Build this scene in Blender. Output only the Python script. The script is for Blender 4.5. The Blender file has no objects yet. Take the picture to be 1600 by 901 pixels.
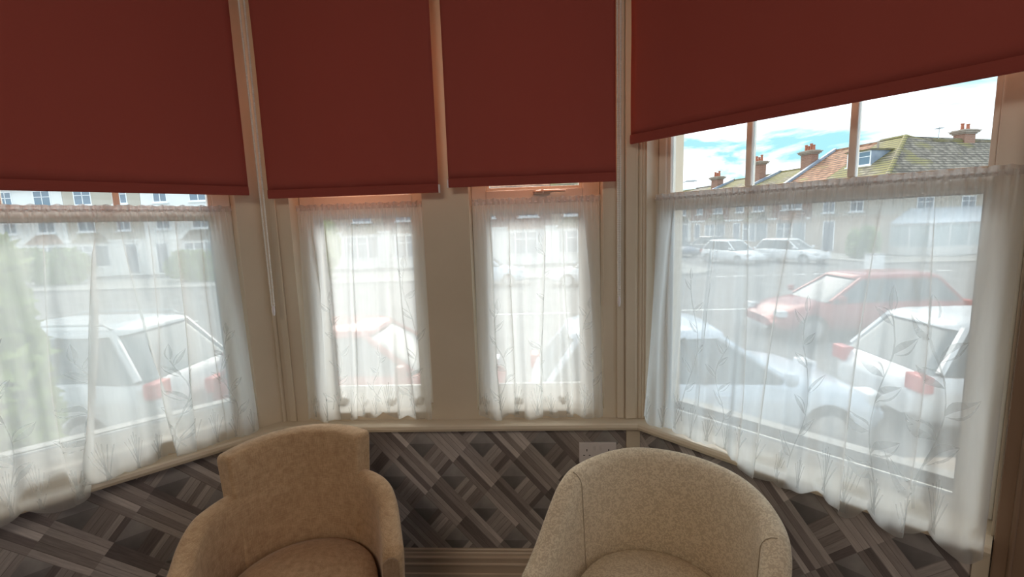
import bpy, bmesh, math, random
from mathutils import Vector, Matrix
random.seed(7)
S = bpy.context.scene
COL = S.collection
R_ = math.radians
EYE = 1.52                       # camera height above the room floor
D = 1.72                         # camera to the back wall of the bay
GROUND = EYE - 2.7               # street level outside

# ------------------------------------------------------------------ camera
F, YAW, PITCH, ROLL = 707.54, R_(3.104), R_(7.677), R_(-1.877)
fw = Vector((-math.sin(YAW)*math.cos(PITCH), math.cos(YAW)*math.cos(PITCH), -math.sin(PITCH)))
rt = Vector((math.cos(YAW), math.sin(YAW), 0)); up = rt.cross(fw)
r2 = math.cos(ROLL)*rt + math.sin(ROLL)*up; u2 = r2.cross(fw)
cd = bpy.data.cameras.new('camera'); cam = bpy.data.objects.new('camera', cd); COL.objects.link(cam)
cd.sensor_width = 36; cd.lens = F/1600*36; cd.clip_start = 0.02; cd.clip_end = 400
cam.matrix_world = Matrix(((r2.x, u2.x, -fw.x, 0), (r2.y, u2.y, -fw.y, 0), (r2.z, u2.z, -fw.z, EYE), (0, 0, 0, 1)))
S.camera = cam
# ------------------------------------------------------------------ colour management and sampling
S.view_settings.view_transform = 'Standard'; S.view_settings.look = 'None'
S.view_settings.gamma = 1; S.view_settings.exposure = 0.58; S.view_settings.use_curve_mapping = False
S.cycles.use_denoising = True
try: S.cycles.denoiser = 'OPENIMAGEDENOISE'
except Exception: pass
S.cycles.max_bounces = 10; S.cycles.diffuse_bounces = 5; S.cycles.transparent_max_bounces = 24
S.cycles.transmission_bounces = 6; S.cycles.sample_clamp_indirect = 6
# ------------------------------------------------------------------ sky
SKY = 2.3
w = bpy.data.worlds.new('sky'); S.world = w; w.use_nodes = True
nt = w.node_tree; nt.nodes.clear()
def N(t, **k):
    n = nt.nodes.new(t)
    for a, b in k.items(): setattr(n, a, b)
    return n
tc = N('ShaderNodeTexCoord'); mp = N('ShaderNodeMapping'); mp.inputs['Scale'].default_value = (1.6, 1.6, 7.5)
mp.inputs['Rotation'].default_value = (0.12, 0.22, 0.3)
no = N('ShaderNodeTexNoise'); no.inputs['Scale'].default_value = 1.7; no.inputs['Detail'].default_value = 7; no.inputs['Roughness'].default_value = .55
no.inputs['Distortion'].default_value = .6
cr = N('ShaderNodeValToRGB'); cr.color_ramp.elements[0].position = .40; cr.color_ramp.elements[0].color = (.15, .29, .34, 1)
cr.color_ramp.elements[1].position = .56; cr.color_ramp.elements[1].color = (.72, .76, .80, 1)
bg = N('ShaderNodeBackground'); bg.inputs['Strength'].default_value = SKY; ow = N('ShaderNodeOutputWorld')
nt.links.new(tc.outputs['Generated'], mp.inputs[0]); nt.links.new(mp.outputs[0], no.inputs[0]); nt.links.new(no.outputs[0], cr.inputs[0])
nt.links.new(cr.outputs[0], bg.inputs[0]); nt.links.new(bg.outputs[0], ow.inputs[0])
# ------------------------------------------------------------------ sun and room light
sl = bpy.data.lights.new('sun', 'SUN'); sl.energy = 3.6; sl.angle = R_(50); sl.color = (1, .93, .82)
so = bpy.data.objects.new('sun', sl); COL.objects.link(so)
so.rotation_euler = Vector((0.12, -1.0, -0.85)).to_track_quat('-Z', 'Y').to_euler()
def area(name, loc, aim, size, power, col):
    l = bpy.data.lights.new(name, 'AREA'); l.shape = 'RECTANGLE'; l.size, l.size_y = size; l.energy = power; l.color = col
    o = bpy.data.objects.new(name, l); COL.objects.link(o); o.location = loc
    o.rotation_euler = (Vector(aim)-Vector(loc)).to_track_quat('-Z', 'Y').to_euler(); return o
area('warm_fill_light', (-0.6, -1.5, 2.66), (-0.4, -0.2, 0.6), (1.2, .6), 15, (1, .84, .68))  # added warm fill from behind the camera, brightens the bay's room-facing surfaces
area('cool_fill_light', (2.3, -1.6, 1.7), (0, 1.2, 1.3), (1.2, 1.5), 7, (.86, .9, 1))  # cool fill from the room's right side; no window is built there

# ------------------------------------------------------------------ materials
MATS = {}
def mat(name, col=(.8, .8, .8), rough=.6, metal=0, spec=.4, build=None):
    if name in MATS: return MATS[name]
    m = bpy.data.materials.new(name); m.use_nodes = True; t = m.node_tree; b = t.nodes['Principled BSDF']
    b.inputs['Base Color'].default_value = (*col, 1); b.inputs['Roughness'].default_value = rough
    b.inputs['Metallic'].default_value = metal; b.inputs['Specular IOR Level'].default_value = spec
    if build: build(t, b)
    MATS[name] = m; return m
def nd(t, ty, **k):
    n = t.nodes.new(ty)
    for a, b in k.items():
        if a in n.inputs.keys(): n.inputs[a].default_value = b
        else: setattr(n, a, b)
    return n
def vary(c0, c1, scale=8, detail=4, bump=0, bscale=60, stretch=(1, 1, 1), coord='Object', lo=.35, hi=.65):
    def f(t, b):
        tc = nd(t, 'ShaderNodeTexCoord'); mp = nd(t, 'ShaderNodeMapping'); mp.inputs['Scale'].default_value = stretch
        n = nd(t, 'ShaderNodeTexNoise'); n.inputs['Scale'].default_value = scale; n.inputs['Detail'].default_value = detail
        r = nd(t, 'ShaderNodeValToRGB'); r.color_ramp.elements[0].position = lo; r.color_ramp.elements[1].position = hi
        r.color_ramp.elements[0].color = (*c0, 1); r.color_ramp.elements[1].color = (*c1, 1)
        t.links.new(tc.outputs[coord], mp.inputs[0]); t.links.new(mp.outputs[0], n.inputs[0]); t.links.new(n.outputs[0], r.inputs[0])
        t.links.new(r.outputs[0], b.inputs['Base Color'])
        if bump:
            n2 = nd(t, 'ShaderNodeTexNoise'); n2.inputs['Scale'].default_value = bscale; bp = nd(t, 'ShaderNodeBump'); bp.inputs['Strength'].default_value = bump
            bp.inputs['Distance'].default_value = .004
            t.links.new(mp.outputs[0], n2.inputs[0]); t.links.new(n2.outputs[0], bp.inputs['Height']); t.links.new(bp.outputs[0], b.inputs['Normal'])
    return f
cream = mat('cream_gloss_paint', rough=.38, build=vary((.66, .57, .44), (.70, .61, .48), 3, 3, .15, 25))
frame_white = mat('white_window_paint', rough=.35, build=vary((.80, .77, .71), (.84, .81, .75), 4, 3))
putty = mat('grey_glazing_bead', (.16, .18, .2), .6)
ceil_m = mat('ceiling_white', rough=.8, build=vary((.72, .68, .6), (.76, .72, .64), 3, 3))
room_wall = mat('plain_room_wall', rough=.8, build=vary((.42, .36, .30), (.46, .40, .34), 3, 3))
carpet = mat('dark_carpet', rough=.95, build=vary((.06, .045, .04), (.12, .09, .075), 90, 4, .5, 300))
skirt_m = mat('skirting_paint', rough=.4, build=vary((.60, .48, .37), (.66, .53, .41), 3, 3, .1, 20))
white_plastic = mat('white_plastic', (.80, .76, .78), .3)
slot_dark = mat('dark_socket_slot', (.02, .02, .02), .7)
chrome = mat('brushed_metal', (.62, .6, .56), .28, 1)
chain_m = mat('bead_chain_plastic', (.88, .86, .82), .25)
dark_wood = mat('dark_stained_wood', rough=.4, build=vary((.05, .025, .012), (.1, .05, .025), 20, 4, stretch=(8, 8, 1)))

def fabric_weave(c0, c1, sc, bump, rough=.95):
    def f(t, b):
        tc = nd(t, 'ShaderNodeTexCoord')
        n = nd(t, 'ShaderNodeTexNoise'); n.inputs['Scale'].default_value = sc*.5; n.inputs['Detail'].default_value = 3
        m1 = nd(t, 'ShaderNodeMapping'); m1.inputs['Scale'].default_value = (sc*4, sc*4, sc*.6)
        m2 = nd(t, 'ShaderNodeMapping'); m2.inputs['Scale'].default_value = (sc*.6, sc*.6, sc*5)
        n1 = nd(t, 'ShaderNodeTexNoise'); n1.inputs['Scale'].default_value = 1; n2 = nd(t, 'ShaderNodeTexNoise'); n2.inputs['Scale'].default_value = 1
        for m_, n_ in ((m1, n1), (m2, n2)):
            t.links.new(tc.outputs['Object'], m_.inputs[0]); t.links.new(m_.outputs[0], n_.inputs[0])
        t.links.new(tc.outputs['Object'], n.inputs[0])
        a = nd(t, 'ShaderNodeMath', operation='ADD'); t.links.new(n1.outputs[0], a.inputs[0]); t.links.new(n2.outputs[0], a.inputs[1])
        a2 = nd(t, 'ShaderNodeMath', operation='ADD'); t.links.new(a.outputs[0], a2.inputs[0]); t.links.new(n.outputs[0], a2.inputs[1])
        r = nd(t, 'ShaderNodeMapRange'); r.inputs['From Min'].default_value = 1.15; r.inputs['From Max'].default_value = 1.85
        t.links.new(a2.outputs[0], r.inputs[0])
        mx = nd(t, 'ShaderNodeMix', data_type='RGBA'); mx.inputs[6].default_value = (*c0, 1); mx.inputs[7].default_value = (*c1, 1)
        t.links.new(r.outputs[0], mx.inputs[0]); t.links.new(mx.outputs[2], b.inputs['Base Color'])
        bp = nd(t, 'ShaderNodeBump'); bp.inputs['Strength'].default_value = bump; bp.inputs['Distance'].default_value = .002
        t.links.new(a.outputs[0], bp.inputs['Height']); t.links.new(bp.outputs[0], b.inputs['Normal'])
        b.inputs['Sheen Weight'].default_value = .25
    return f
tan_cloth = mat('tan_woven_upholstery', rough=.95, spec=.15, build=fabric_weave((.45, .29, .165), (.64, .445, .27), 90, .5))
tan_dark = mat('darker_brown_upholstery', rough=.95, spec=.15, build=fabric_weave((.30, .19, .11), (.40, .27, .17), 90, .5))  # darker brown version of the weave, for the arm fronts
def jacquard(t, b):
    tc = nd(t, 'ShaderNodeTexCoord')
    n = nd(t, 'ShaderNodeTexNoise'); n.inputs['Scale'].default_value = 95; n.inputs['Detail'].default_value = 1.5; n.inputs['Distortion'].default_value = 1.8
    r = nd(t, 'ShaderNodeValToRGB'); r.color_ramp.elements[0].position = .46; r.color_ramp.elements[1].position = .54
    r.color_ramp.elements[0].color = (.63, .52, .37, 1); r.color_ramp.elements[1].color = (.80, .69, .52, 1)
    t.links.new(tc.outputs['Object'], n.inputs[0]); t.links.new(n.outputs[0], r.inputs[0]); t.links.new(r.outputs[0], b.inputs['Base Color'])
    bp = nd(t, 'ShaderNodeBump'); bp.inputs['Strength'].default_value = .35; bp.inputs['Distance'].default_value = .002
    t.links.new(n.outputs[0], bp.inputs['Height']); t.links.new(bp.outputs[0], b.inputs['Normal']); b.inputs['Sheen Weight'].default_value = .2
cream_cloth = mat('cream_jacquard_upholstery', rough=.85, spec=.25, build=jacquard)
piping_m = mat('cream_piping', (.42, .34, .24), .8)
piping_t = mat('tan_piping', (.30, .17, .09), .9)

def translucent(name, col, tcol, tfac, alpha=None, rough=.8, weave=None):
    m = bpy.data.materials.new(name); m.use_nodes = True; t = m.node_tree; t.nodes.clear()
    out = nd(t, 'ShaderNodeOutputMaterial'); d = nd(t, 'ShaderNodeBsdfDiffuse'); d.inputs[0].default_value = (*col, 1)
    tr = nd(t, 'ShaderNodeBsdfTranslucent'); tr.inputs[0].default_value = (*tcol, 1); mx = nd(t, 'ShaderNodeMixShader'); mx.inputs[0].default_value = tfac
    t.links.new(d.outputs[0], mx.inputs[1]); t.links.new(tr.outputs[0], mx.inputs[2]); last = mx
    if alpha is not None:
        tp = nd(t, 'ShaderNodeBsdfTransparent'); m2 = nd(t, 'ShaderNodeMixShader')
        lw = nd(t, 'ShaderNodeLayerWeight'); lw.inputs[0].default_value = .35
        tc = nd(t, 'ShaderNodeTexCoord'); mp = nd(t, 'ShaderNodeMapping'); mp.inputs['Scale'].default_value = (60, 60, 3)
        n = nd(t, 'ShaderNodeTexNoise'); n.inputs['Scale'].default_value = 1
        t.links.new(tc.outputs['Object'], mp.inputs[0]); t.links.new(mp.outputs[0], n.inputs[0])
        a = nd(t, 'ShaderNodeMath', operation='MULTIPLY_ADD'); a.inputs[1].default_value = .14; a.inputs[2].default_value = alpha-.07
        t.links.new(n.outputs[0], a.inputs[0])
        b = nd(t, 'ShaderNodeMath', operation='MULTIPLY_ADD'); b.inputs[1].default_value = .35; b.use_clamp = True
        t.links.new(lw.outputs['Facing'], b.inputs[0]); t.links.new(a.outputs[0], b.inputs[2])
        t.links.new(b.outputs[0], m2.inputs[0]); t.links.new(tp.outputs[0], m2.inputs[1]); t.links.new(mx.outputs[0], m2.inputs[2]); last = m2
    t.links.new(last.outputs[0], out.inputs[0]); MATS[name] = m; return m
net_m = translucent('white_sheer_net', (.90, .91, .91), (.96, .98, .98), .82, .67)
motif_m = translucent('denser_net_leaf_weave', (.80, .82, .82), (.80, .83, .84), .62, .45)
hem_m = translucent('net_header_tape', (.74, .72, .72), (.7, .7, .7), .5, .72)
blind_m = translucent('terracotta_blind_fabric', (.42, .10, .08), (.55, .09, .05), .08)
blind_back_m = translucent('orange_bounce_blind_back', (.97, .43, .24), (.6, .12, .05), .08)  # unseen rear face, colour brightened to bounce orange light onto the frames
blind_bar_m = translucent('terracotta_blind_hem', (.36, .085, .068), (.4, .05, .03), .05)

def glass_build(name, tint=(1, 1, 1)):
    m = bpy.data.materials.new(name); m.use_nodes = True; t = m.node_tree; t.nodes.clear()
    out = nd(t, 'ShaderNodeOutputMaterial'); tp = nd(t, 'ShaderNodeBsdfTransparent'); tp.inputs[0].default_value = (*tint, 1)
    g = nd(t, 'ShaderNodeBsdfGlossy'); g.inputs['Roughness'].default_value = .02; fr = nd(t, 'ShaderNodeFresnel'); fr.inputs[0].default_value = 1.3
    mx = nd(t, 'ShaderNodeMixShader'); t.links.new(fr.outputs[0], mx.inputs[0]); t.links.new(tp.outputs[0], mx.inputs[1]); t.links.new(g.outputs[0], mx.inputs[2])
    t.links.new(mx.outputs[0], out.inputs[0]); MATS[name] = m; return m
glass_m = glass_build('window_glass', (.97, .98, .98))

# wallpaper: interlocking lozenges of brushed strips, in metres on the wall's UV
def wallpaper(t, b):
    L = t.links.new
    uv = nd(t, 'ShaderNodeUVMap'); sx = nd(t, 'ShaderNodeSeparateXYZ'); L(uv.outputs[0], sx.inputs[0])
    def M(op, a, c=None, d=None, clamp=False):
        n = nd(t, 'ShaderNodeMath', operation=op); n.use_clamp = clamp
        for i, v in enumerate((a, c, d)):
            if v is None: continue
            if isinstance(v, (int, float)): n.inputs[i].default_value = v
            else: L(v, n.inputs[i])
        return n.outputs[0]
    X = M('DIVIDE', sx.outputs[0], .247); Y = M('DIVIDE', sx.outputs[1], .284)
    p = M('ADD', X, Y); q = M('SUBTRACT', X, Y)
    pi, qi = M('FLOOR', p), M('FLOOR', q); pf, qf = M('FRACT', p), M('FRACT', q)
    A = M('GREATER_THAN', pf, .42)                        # strip along q
    B = M('MULTIPLY', M('GREATER_THAN', qf, .42), M('SUBTRACT', 1, A))     # strip along p
    tA = M('MULTIPLY', M('SUBTRACT', pf, .42), 1/.58*5); tB = M('MULTIPLY', M('SUBTRACT', qf, .42), 1/.58*5)
    sA = M('FLOOR', tA); sB = M('FLOOR', tB)
    tt = M('ADD', M('MULTIPLY', A, tA), M('MULTIPLY', B, tB)); ss = M('FLOOR', tt)
    half = M('FLOOR', M('MULTIPLY', M('ADD', M('MULTIPLY', A, qf), M('MULTIPLY', B, pf)), 2))
    cx = nd(t, 'ShaderNodeCombineXYZ')
    L(M('ADD', M('MULTIPLY', pi, 3.1), M('MULTIPLY', ss, .77)), cx.inputs[0]); L(M('ADD', M('MULTIPLY', qi, 5.3), M('MULTIPLY', B, 2.3)), cx.inputs[1])
    L(M('MULTIPLY', A, 1.7), cx.inputs[2])
    wn = nd(t, 'ShaderNodeTexWhiteNoise'); L(cx.outputs[0], wn.inputs[0])
    cr = nd(t, 'ShaderNodeValToRGB'); L(wn.outputs['Value'], cr.inputs[0]); e = cr.color_ramp.elements
    e[0].position = 0; e[0].color = (.20, .172, .168, 1); e[1].position = .82; e[1].color = (.56, .515, .495, 1)
    for ps, c in ((.2, (.31, .275, .26)), (.45, (.40, .36, .345)), (.65, (.46, .42, .40))):
        x = e.new(ps); x.color = (*c, 1)
    cr.color_ramp.interpolation = 'CONSTANT'
    # small lozenge: split light and dark
    loz = M('MULTIPLY', M('SUBTRACT', 1, A), M('SUBTRACT', 1, B))
    side = M('GREATER_THAN', M('SUBTRACT', pf, qf), 0)
    lc = nd(t, 'ShaderNodeMix', data_type='RGBA'); lc.inputs[6].default_value = (.17, .16, .16, 1); lc.inputs[7].default_value = (.50, .48, .47, 1)
    L(M('ADD', M('MULTIPLY', side, .35), M('MULTIPLY', pf, 1.1), clamp=True), lc.inputs[0])
    mx = nd(t, 'ShaderNodeMix', data_type='RGBA'); L(loz, mx.inputs[0]); L(cr.outputs[0], mx.inputs[6]); L(lc.outputs[2], mx.inputs[7])
    # thin lines at strip edges
    tf = M('FRACT', tt); ln = M('MULTIPLY', M('LESS_THAN', tf, .10), M('SUBTRACT', 1, loz))
    ml = nd(t, 'ShaderNodeMix', data_type='RGBA'); L(M('MULTIPLY', ln, .55), ml.inputs[0]); L(mx.outputs[2], ml.inputs[6]); ml.inputs[7].default_value = (.15, .125, .115, 1)
    # brushed grain, and soft tone change along each strip
    cg = nd(t, 'ShaderNodeCombineXYZ'); L(M('MULTIPLY', p, M('ADD', M('MULTIPLY', A, 34), 3)), cg.inputs[0]); L(M('MULTIPLY', q, M('ADD', M('MULTIPLY', B, 34), 3)), cg.inputs[1])
    n = nd(t, 'ShaderNodeTexNoise'); n.inputs['Scale'].default_value = 1; n.inputs['Detail'].default_value = 3; L(cg.outputs[0], n.inputs[0])
    along = M('ADD', M('MULTIPLY', A, qf), M('MULTIPLY', B, pf))
    g = M('ADD', M('MULTIPLY', n.outputs[0], .7), M('ADD', .5, M('MULTIPLY', along, .35)))
    hs = nd(t, 'ShaderNodeHueSaturation'); L(ml.outputs[2], hs.inputs['Color']); L(g, hs.inputs['Value'])
    L(hs.outputs[0], b.inputs['Base Color'])
paper = mat('geometric_grey_wallpaper', rough=.55, spec=.3, build=wallpaper)

# outdoors
tarmac = mat('tarmac', rough=.9, build=vary((0.143, 0.143, 0.146), (0.188, 0.188, 0.188), 1.2, 6, .4, 60))
paving = mat('concrete_paving', rough=.9, build=vary((0.300, 0.292, 0.277), (0.360, 0.352, 0.330), 1.5, 5, .3, 40))
line_white = mat('road_line_paint', (.7, .7, .68), .7)
def bricky(c1, c2, mortar, sx=1.0):
    def f(t, b):
        tc = nd(t, 'ShaderNodeTexCoord'); sp = nd(t, 'ShaderNodeSeparateXYZ'); t.links.new(tc.outputs['Object'], sp.inputs[0])
        a = nd(t, 'ShaderNodeMath', operation='ADD'); t.links.new(sp.outputs[0], a.inputs[0]); t.links.new(sp.outputs[1], a.inputs[1])
        cx = nd(t, 'ShaderNodeCombineXYZ'); t.links.new(a.outputs[0], cx.inputs[0]); t.links.new(sp.outputs[2], cx.inputs[1])
        k = nd(t, 'ShaderNodeTexBrick'); k.inputs['Color1'].default_value = (*c1, 1); k.inputs['Color2'].default_value = (*c2, 1); k.inputs['Mortar'].default_value = (*mortar, 1)
        k.inputs['Scale'].default_value = 1; k.inputs['Brick Width'].default_value = .225*sx; k.inputs['Row Height'].default_value = .075*sx; k.inputs['Mortar Size'].default_value = .008*sx
        t.links.new(cx.outputs[0], k.inputs[0]); t.links.new(k.outputs[0], b.inputs['Base Color'])
    return f
brick = mat('red_brick', rough=.9, build=bricky((0.247, 0.112, 0.075), (0.315, 0.158, 0.105), (0.315, 0.270, 0.232)))
brick_b = mat('buff_brick', rough=.9, build=bricky((0.413, 0.300, 0.217), (0.465, 0.352, 0.255), (0.450, 0.413, 0.375)))
render_c = mat('cream_render', rough=.85, build=vary((0.495, 0.450, 0.375), (0.540, 0.495, 0.427), .8, 4))
render_w = mat('white_render', rough=.85, build=vary((.78, .78, .77), (.84, .84, .82), .8, 4))
def tiles(c0, c1, moss, mossy):
    def f(t, b):
        tc = nd(t, 'ShaderNodeTexCoord'); sp = nd(t, 'ShaderNodeSeparateXYZ'); t.links.new(tc.outputs['Object'], sp.inputs[0])
        wv = nd(t, 'ShaderNodeMath', operation='MULTIPLY'); wv.inputs[1].default_value = 5.2; t.links.new(sp.outputs[2], wv.inputs[0])
        fr = nd(t, 'ShaderNodeMath', operation='FRACT'); t.links.new(wv.outputs[0], fr.inputs[0])
        lt = nd(t, 'ShaderNodeMath', operation='LESS_THAN'); lt.inputs[1].default_value = .28; t.links.new(fr.outputs[0], lt.inputs[0])
        n = nd(t, 'ShaderNodeTexNoise'); n.inputs['Scale'].default_value = 2.6; n.inputs['Detail'].default_value = 6; t.links.new(tc.outputs['Object'], n.inputs[0])
        mr0 = nd(t, 'ShaderNodeMapRange'); mr0.inputs['From Min'].default_value = .38; mr0.inputs['From Max'].default_value = .62; t.links.new(n.outputs[0], mr0.inputs[0])
        r = nd(t, 'ShaderNodeMix', data_type='RGBA'); r.inputs[6].default_value = (*[q*.7 for q in c0], 1); r.inputs[7].default_value = (*[q*1.15 for q in c1], 1); t.links.new(mr0.outputs[0], r.inputs[0])
        n2 = nd(t, 'ShaderNodeTexNoise'); n2.inputs['Scale'].default_value = .55; n2.inputs['Detail'].default_value = 5; t.links.new(tc.outputs['Object'], n2.inputs[0])
        mr = nd(t, 'ShaderNodeMapRange'); mr.inputs['From Min'].default_value = .62-mossy*.35; mr.inputs['From Max'].default_value = .75-mossy*.3; t.links.new(n2.outputs[0], mr.inputs[0])
        m2 = nd(t, 'ShaderNodeMix', data_type='RGBA'); t.links.new(mr.outputs[0], m2.inputs[0]); t.links.new(r.outputs[2], m2.inputs[6]); m2.inputs[7].default_value = (*moss, 1)
        m3 = nd(t, 'ShaderNodeMix', data_type='RGBA'); t.links.new(lt.outputs[0], m3.inputs[0]); t.links.new(m2.outputs[2], m3.inputs[6]); m3.inputs[7].default_value = (.06, .05, .042, 1)
        t.links.new(m3.outputs[2], b.inputs['Base Color'])
    return f
tile_grey = mat('weathered_grey_roof_tiles', rough=.85, build=tiles((0.167, 0.143, 0.118), (0.236, 0.205, 0.167), (.23, .20, .085), .28))
tile_moss = mat('mossy_roof_tiles', rough=.85, build=tiles((0.211, 0.174, 0.124), (0.260, 0.223, 0.161), (.23, .20, .08), .7))
tile_red = mat('orange_clay_roof_tiles', rough=.85, build=tiles((0.310, 0.149, 0.087), (0.360, 0.192, 0.118), (0.260, 0.223, 0.087), .12))
lead = mat('blue_grey_lead', rough=.5, build=vary((0.225, 0.270, 0.345), (0.300, 0.345, 0.413), 2, 3))
pot_m = mat('terracotta_chimney_pot', (0.360, 0.128, 0.075), .8)
stone_m = mat('stone_chimney_cap', rough=.9, build=vary((0.300, 0.247, 0.203), (0.375, 0.315, 0.262), 3, 4))
upvc = mat('white_upvc', (.86, .88, .9), .35)
pane_d = mat('dark_house_glass', (.16, .22, .28), .08, spec=.8)
door_m = mat('dark_painted_door', (.08, .13, .2), .4)
timber_m = mat('black_half_timber', (.07, .06, .05), .8)
poly_m = mat('pale_polycarbonate_roof', rough=.3, build=vary((.68, .76, .86), (.76, .84, .92), 1, 2, 0, 1, (1, 1, 1)))
leaf_g = mat('hedge_green_leaves', rough=.6, build=vary((.12, .19, .06), (.24, .33, .11), 3, 3))
leaf_y = mat('yellow_green_leaves', rough=.6, build=vary((.22, .30, .08), (.36, .44, .16), 3, 3))
bark = mat('brown_bark', (.14, .1, .07), .9)
tyre_m = mat('black_tyre_rubber', (.03, .03, .03), .8); alloy = mat('silver_alloy', (.5, .5, .52), .35, .8)
car_glass = mat('tinted_car_glass', (.07, .10, .12), .12, spec=.35)
black_tr = mat('black_plastic_trim', (.04, .04, .04), .5); lamp_r = mat('red_tail_lens', (.5, .02, .02), .2); lamp_w = mat('clear_headlamp_lens', (.7, .72, .75), .1)
def paint(name, c): return mat(name, c, .22, .1, .7)
grey_steel = mat('galvanised_steel', (.35, .37, .38), .45, .6)

# ------------------------------------------------------------------ mesh helpers
class MB:
    def __init__(s): s.v = []; s.f = []; s.mi = []; s.uv = {}; s.cur = 0
    def poly(s, pts, m=None):
        i = len(s.v); s.v += [Vector(p) for p in pts]; s.f.append(tuple(range(i, i+len(pts)))); s.mi.append(s.cur if m is None else m)
    def hexa(s, p, m=None):          # p: 8 points, bottom four then top four
        i = len(s.v); s.v += [Vector(q) for q in p]
        for f in ((3, 2, 1, 0), (4, 5, 6, 7), (0, 1, 5, 4), (1, 2, 6, 5), (2, 3, 7, 6), (3, 0, 4, 7)):
            s.f.append(tuple(i+k for k in f)); s.mi.append(s.cur if m is None else m)
    def box(s, x0, x1, y0, y1, z0, z1, T=None, m=None):
        p = [(x0, y0, z0), (x1, y0, z0), (x1, y1, z0), (x0, y1, z0), (x0, y0, z1), (x1, y0, z1), (x1, y1, z1), (x0, y1, z1)]
        s.hexa([T(*q) for q in p] if T else p, m)
    def grid(s, rows, closed_u=False, m=None):
        i0 = len(s.v); nr, nc = len(rows), len(rows[0])
        for r in rows: s.v += [Vector(q) for q in r]
        for a in range(nr-1):
            for b in range(nc if closed_u else nc-1):
                c = (b+1) % nc
                s.f.append((i0+a*nc+b, i0+a*nc+c, i0+(a+1)*nc+c, i0+(a+1)*nc+b)); s.mi.append(s.cur if m is None else m)
    def loft(s, secs, caps=True, m=None):
        s.grid(secs, True, m)
        if caps: s.poly(list(secs[0])[::-1], m); s.poly(secs[-1], m)
    def tube(s, path, r, n=8, m=None, caps=True):
        path = [Vector(p) for p in path]; secs = []
        for i, p in enumerate(path):
            d = (path[min(i+1, len(path)-1)]-path[max(i-1, 0)]).normalized()
            a = d.orthogonal().normalized() if i == 0 else (last-d*last.dot(d)).normalized()
            last = a; b = d.cross(a); rr = r[i] if isinstance(r, (list, tuple)) else r
            secs.append([p+a*rr*math.cos(t*2*math.pi/n)+b*rr*math.sin(t*2*math.pi/n) for t in range(n)])
        s.loft(secs, caps, m)
    def ball(s, c, r, n=8, k=5, m=None, sc=(1, 1, 1)):
        c = Vector(c); secs = []
        for i in range(1, k):
            ph = math.pi*i/k
            secs.append([c+Vector((r*math.sin(ph)*math.cos(2*math.pi*j/n)*sc[0], r*math.sin(ph)*math.sin(2*math.pi*j/n)*sc[1], r*math.cos(ph)*sc[2])) for j in range(n)])
        s.loft(secs, True, m)
    def build(s, name, mats, parent=None, origin=None, smooth=False, recalc=True, bevel=0, weld=False):
        o0 = Vector(origin) if origin is not None else Vector((0, 0, 0))
        me = bpy.data.meshes.new(name); me.from_pydata([v-o0 for v in s.v], [], s.f)
        for m_ in (mats if isinstance(mats, (list, tuple)) else [mats]): me.materials.append(m_)
        for p, k in zip(me.polygons, s.mi): p.material_index = k
        if recalc or weld:
            bm = bmesh.new(); bm.from_mesh(me)
            if weld: bmesh.ops.remove_doubles(bm, verts=bm.verts, dist=1e-5)
            if recalc: bmesh.ops.recalc_face_normals(bm, faces=bm.faces)
            bm.to_mesh(me); bm.free()
        if smooth:
            for p in me.polygons: p.use_smooth = True
        o = bpy.data.objects.new(name, me); COL.objects.link(o)
        if parent is not None: o.parent = parent
        else: o.location = o0
        if bevel:
            b = o.modifiers.new('bevel', 'BEVEL'); b.width = bevel; b.segments = 2; b.limit_method = 'ANGLE'
        return o
def tag(o, label=None, cat=None, group=None, kind=None):
    if label: o['label'] = label
    if cat: o['category'] = cat
    if group: o['group'] = group
    if kind: o['kind'] = kind
    return o
def empty(name, loc, rz=0):
    o = bpy.data.objects.new(name, None); COL.objects.link(o); o.location = loc; o.rotation_euler = (0, 0, rz); o.empty_display_size = .1; return o
def struct(o): o['kind'] = 'structure'; return o
def copy_tree(o, parent=None):
    c = o.copy(); COL.objects.link(c)
    if parent is not None: c.parent = parent
    for ch in list(o.children): copy_tree(ch, c)
    return c

# ------------------------------------------------------------------ the bay: wall-local coordinates (s along, o outward, z up)
A = R_(46); XL, XR = -1.046, .397; BW = XR-XL
def PB(s, o, z): return Vector((XL+s, D+o, z))
def PL(s, o, z): return Vector((XL-s*math.cos(A)-o*math.sin(A), D-s*math.sin(A)+o*math.cos(A), z))
def PR(s, o, z): return Vector((XR+s*math.cos(A)+o*math.sin(A), D-s*math.sin(A)+o*math.cos(A), z))
MIT = math.tan(A/2); TH = .26; CEIL = 2.78; SILL = EYE-.757; HEAD = 2.50
BEND = 1.03                                            # length of each side wall of the bay
def wall_blocks(mb, P, holes, s1, mit1, z0, z1, hz, o0=0, o1=TH, m=0):
    """solid wall from s=0 (mitred) to s1 with holes [(a,b)] between hz=(bottom,top) heights"""
    def blk(a, b, za, zb):
        def T(s, o, z):
            if s == 0: s = -o*MIT
            elif s == s1 and mit1: s = s1+o*MIT
            return P(s, o, z)
        mb.box(a, b, o0, o1, za, zb, T, m)
    blk(0, s1, z0, hz[0]); blk(0, s1, hz[1], z1)
    xs = [0]+[x for h in holes for x in h]+[s1]
    for i in range(0, len(xs), 2): blk(xs[i], xs[i+1], hz[0], hz[1])
OB = EYE-.718
LO = (.09, 1.0); RO = (.02, .95); W2 = (.106, .622); W3 = (.800, 1.301)
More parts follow.
